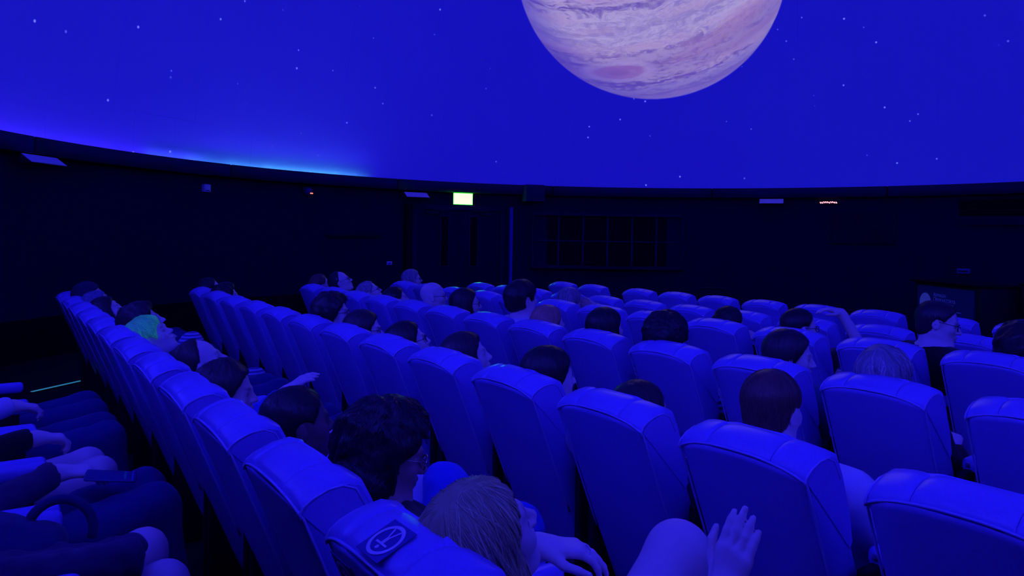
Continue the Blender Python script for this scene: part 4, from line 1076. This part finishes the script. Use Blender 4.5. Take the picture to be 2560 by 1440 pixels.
person(S[2, 10], (3.05, 6.52, 0.890), 'person with pale combed hair and glasses in the third row', yaw=-24, pitch=30, hair='crop', hcol='grey', skin='fair', top='navy', glasses='dark', nstr=200, hw=.0022)
person(S[2, 11], (3.06, 7.24, 0.951), 'person with dark hair and glasses looking up, near the far end of the third row', yaw=-28, pitch=28, hair='receding', hcol='black', skin='fair', top='black', glasses='dark', res=.0065)
person(S[2, 12], (3.0, 7.63, 0.900), 'person with smooth brown hair in the farthest seat of the third row', yaw=-4, pitch=24, hair='short', hcol='brown', top='navy')
# fourth row
person(S[3, 0], (4.24, 1.49, 0.925), 'dark-haired person cut off by the right edge of the picture', yaw=-4, pitch=0, hair='curly', hcol='black', skin='brown', top='black', nstr=300)
person(S[3, 1], (4.33, 1.935, 1.005), 'person in glasses and black top turning round to the right', yaw=-66, pitch=-10, roll=-6, hair='crop', hcol='dark', skin='fair', top='black', glasses='dark', res=.0055, hres=.0068, nstr=600, hip=(.60, .02, .42), sleeve='long', tyaw=-22, sw=1.1)
person(S[3, 2], (4.20, 2.70, 0.905), 'person with dark hair and glasses raising a hand to the head', yaw=-36, pitch=0, hair='crop', hcol='black', skin='fair', top='black', sleeve='short', glasses='dark', res=.0065, nstr=300,
       elbows={-1: (4.56, 2.50, .79)}, wrists={-1: (4.50, 2.60, 1.00)}, hands={-1: dict(f=(-.72, .55, .15), palm=(-.3, .2, -.9), curl=(.35,) * 4, res=.0065)})
person(S[3, 3], (4.17, 3.21, 0.875), 'person with dark hair tied in a small knot in the fourth row', yaw=-6, pitch=4, hair='bun', hcol='black', top='black', nstr=260, elbows={-1: (4.50, 3.0, .66)}, wrists={-1: (4.42, 3.14, .76)})
person(S[3, 6], (4.19, 4.91, 0.890), 'person with long streaked hair resting the head on one hand', yaw=-4, pitch=-12, hair='long', hcol='grey', skin='mid', top='navy', sleeve='short', nstr=300, hw=.0022,
       elbows={-1: (4.44, 4.58, .82)}, wrists={-1: (4.34, 4.76, .865)}, hands={-1: dict(f=(-.35, .9, .15), palm=(-.8, -.2, .1), curl=(.15,) * 4, spread=.12, res=.0065)})
person(S[3, 11], (4.19, 7.79, 0.925), 'person with straight pale hair in the farthest seat of the fourth row', yaw=-24, pitch=8, hair='parted', hcol='grey', skin='fair', top='navy', nstr=200, hw=.0025, glasses='dark')
# row cut off at lower left: only laps and hands are in view
zh = lambda k: (ZX + .24, ZY[k], .94)
person(S[-1, 0], zh(0), 'person in shorts with bag on lap, nearest at lower left', hair='short', top='navy', bottom='navy', bare={1: .30, -1: .30}, coarse=.016, knees={1: (.41, 2.39, .51), -1: (.42, 2.15, .50)}, ankles={1: (.50, 2.42, .11), -1: (.5, 2.12, .11)},
       elbows={-1: (-.1, 2.0, .62)}, wrists={-1: (-.10, 2.16, .62), 1: (-.10, 2.40, .62)}, tres=.014)
person(S[-1, 1], zh(1), 'person in dark jacket and trousers holding a phone at lower left', hair='short', top='plum', bottom='darkj', coarse=.018, tres=.012, fold=.006, knees={1: (.50, 2.96, .51), -1: (.50, 2.73, .52)}, ankles={1: (.62, 2.98, .11), -1: (.56, 2.74, .11)},
       elbows={-1: (-.02, 2.62, .60), 1: (0, 3.06, .62)}, wrists={-1: (.225, 2.87, .645), 1: (-.12, 2.98, .62)}, hands={-1: dict(f=(1, -.18, -.10), palm=(0, .15, -1), curl=(.45,) * 4, res=.0055), 1: dict(f=(.8, -.6, -.2), palm=(0, 0, -1), curl=(.4,) * 4, res=.007)})
person(S[-1, 2], zh(2), 'person in black sleeves and shorts, third from bottom at lower left', hair='short', top='black', bottom='black', skin='fair', bare={1: .4, -1: .4}, coarse=.018, knees={1: (.38, 3.47, .495), -1: (.40, 3.29, .50)}, ankles={1: (.46, 3.5, .11), -1: (.47, 3.28, .11)},
       elbows={-1: (-.06, 3.20, .64)}, wrists={-1: (.19, 3.33, .66), 1: (-.05, 3.50, .62)}, hands={-1: dict(f=(1, .15, -.2), curl=(.85,) * 4, res=.0065)}, tres=.013)
person(S[-1, 3], zh(3), 'person in dark trousers with pale sleeve, fourth from bottom at lower left', hair='short', top='white', bottom='darkj', coarse=.018, elbows={-1: (-.08, 3.82, .64)}, wrists={-1: (.14, 3.99, .66), 1: (-.08, 4.08, .62)}, hands={-1: dict(f=(1, .1, -.25), curl=(.8,) * 4, res=.0065)}, tres=.013)
person(S[-1, 4], zh(4), 'person in dark blue trousers farthest along the row at lower left', hair='short', top='black', bottom='darkj', wrists={-1: (-.1, 4.42, .62), 1: (-.1, 4.6, .62)})

# things held or lying on laps
o = empty('phone', (.375, 2.79, .628)); o.rotation_euler = (.12, .16, -.18)
link('case', box_me('case', (0, 0, 0), (.155, .078, .010), .005, 3), o, mat('phone_case', (.03, .03, .17), .4))
link('edge_band', box_me('edge_band', (.066, 0, .0005), (.006, .076, .0115), .002), o, mat('phone_edge', (.10, .10, .45), .3))
for k in range(5): link('mark', box_me('mark', (.043, -.024 + .012 * k, .0052), (.007, .007, .0008)), o, mat('mint_print', (.05, .75, .35), .5))
tag(o, 'dark phone case with mint print held on a lap at lower left', 'phone')

def cloth_blob(name, loc, parts, mt, res, amp, label, cat, k=.05):
    los = np.min([p[0] for p in parts], 0) - .05; his = np.max([p[1] for p in parts], 0) + .05
    F = Field(*[axis(los[d], his[d], res) for d in range(3)])
    for p in parts: F.add(p, k)
    P = F.all(); F.F = F.F + amp * wob(P * A3(1, 1, .4), 32, 4) + amp * .5 * wob(P, 75, 5)
    o = empty(name, loc); return o, mesh('cloth', *F.mesh())
o, me_ = cloth_blob('handbag', (.10, 2.28, .60), [ellipsoid((-.02, 0, .03), (.13, .12, .065)), ellipsoid((-.08, .04, .05), (.10, .10, .06))], None, .010, .006, '', '')
link('bag_body', me_, o, CL['navy'])
link('handle', mesh('handle', *tube([(.09 - .075 * cos(t), .01 - .02 * cos(t) * -1, .05 + .085 * sin(t)) for t in np.linspace(-.3, pi + .3, 26)], .013, 10)), o, CL['navy'])
tag(o, 'soft dark bag with looped handle on the nearest lap at lower left', 'bag')
o, me_ = cloth_blob('jacket', (.22, 2.18, .56), [capsule((-.18, -.02, .05), (.10, -.06, .03), .055, .04, 1.6), capsule((-.1, .05, .04), (.13, .02, .045), .04, .025), capsule((.02, -.1, .05), (.15, .03, .04), .035, .02), capsule((-.12, -.10, .07), (.10, -.10, .075), .034, .03)], None, .009, .010, '', '')
link('cloth', me_, o, CL['plum'])
link('button', box_me('button', (.10, .02, .085), (.012, .012, .004), .002), o, DARK)
tag(o, 'crumpled dark jacket over the bare knees at lower left', 'jacket')
o = empty('booklet', (1.12, 2.06, .63)); o.rotation_euler = (.5, -.9, .5)
link('cover', box_me('cover', (0, 0, .0), (.15, .11, .003)), o, CL['grey']); link('pages', box_me('pages', (0, 0, .0035), (.146, .106, .004)), o, WHITE)
tag(o, 'pale folded booklet beside the raised jeans knee', 'booklet')
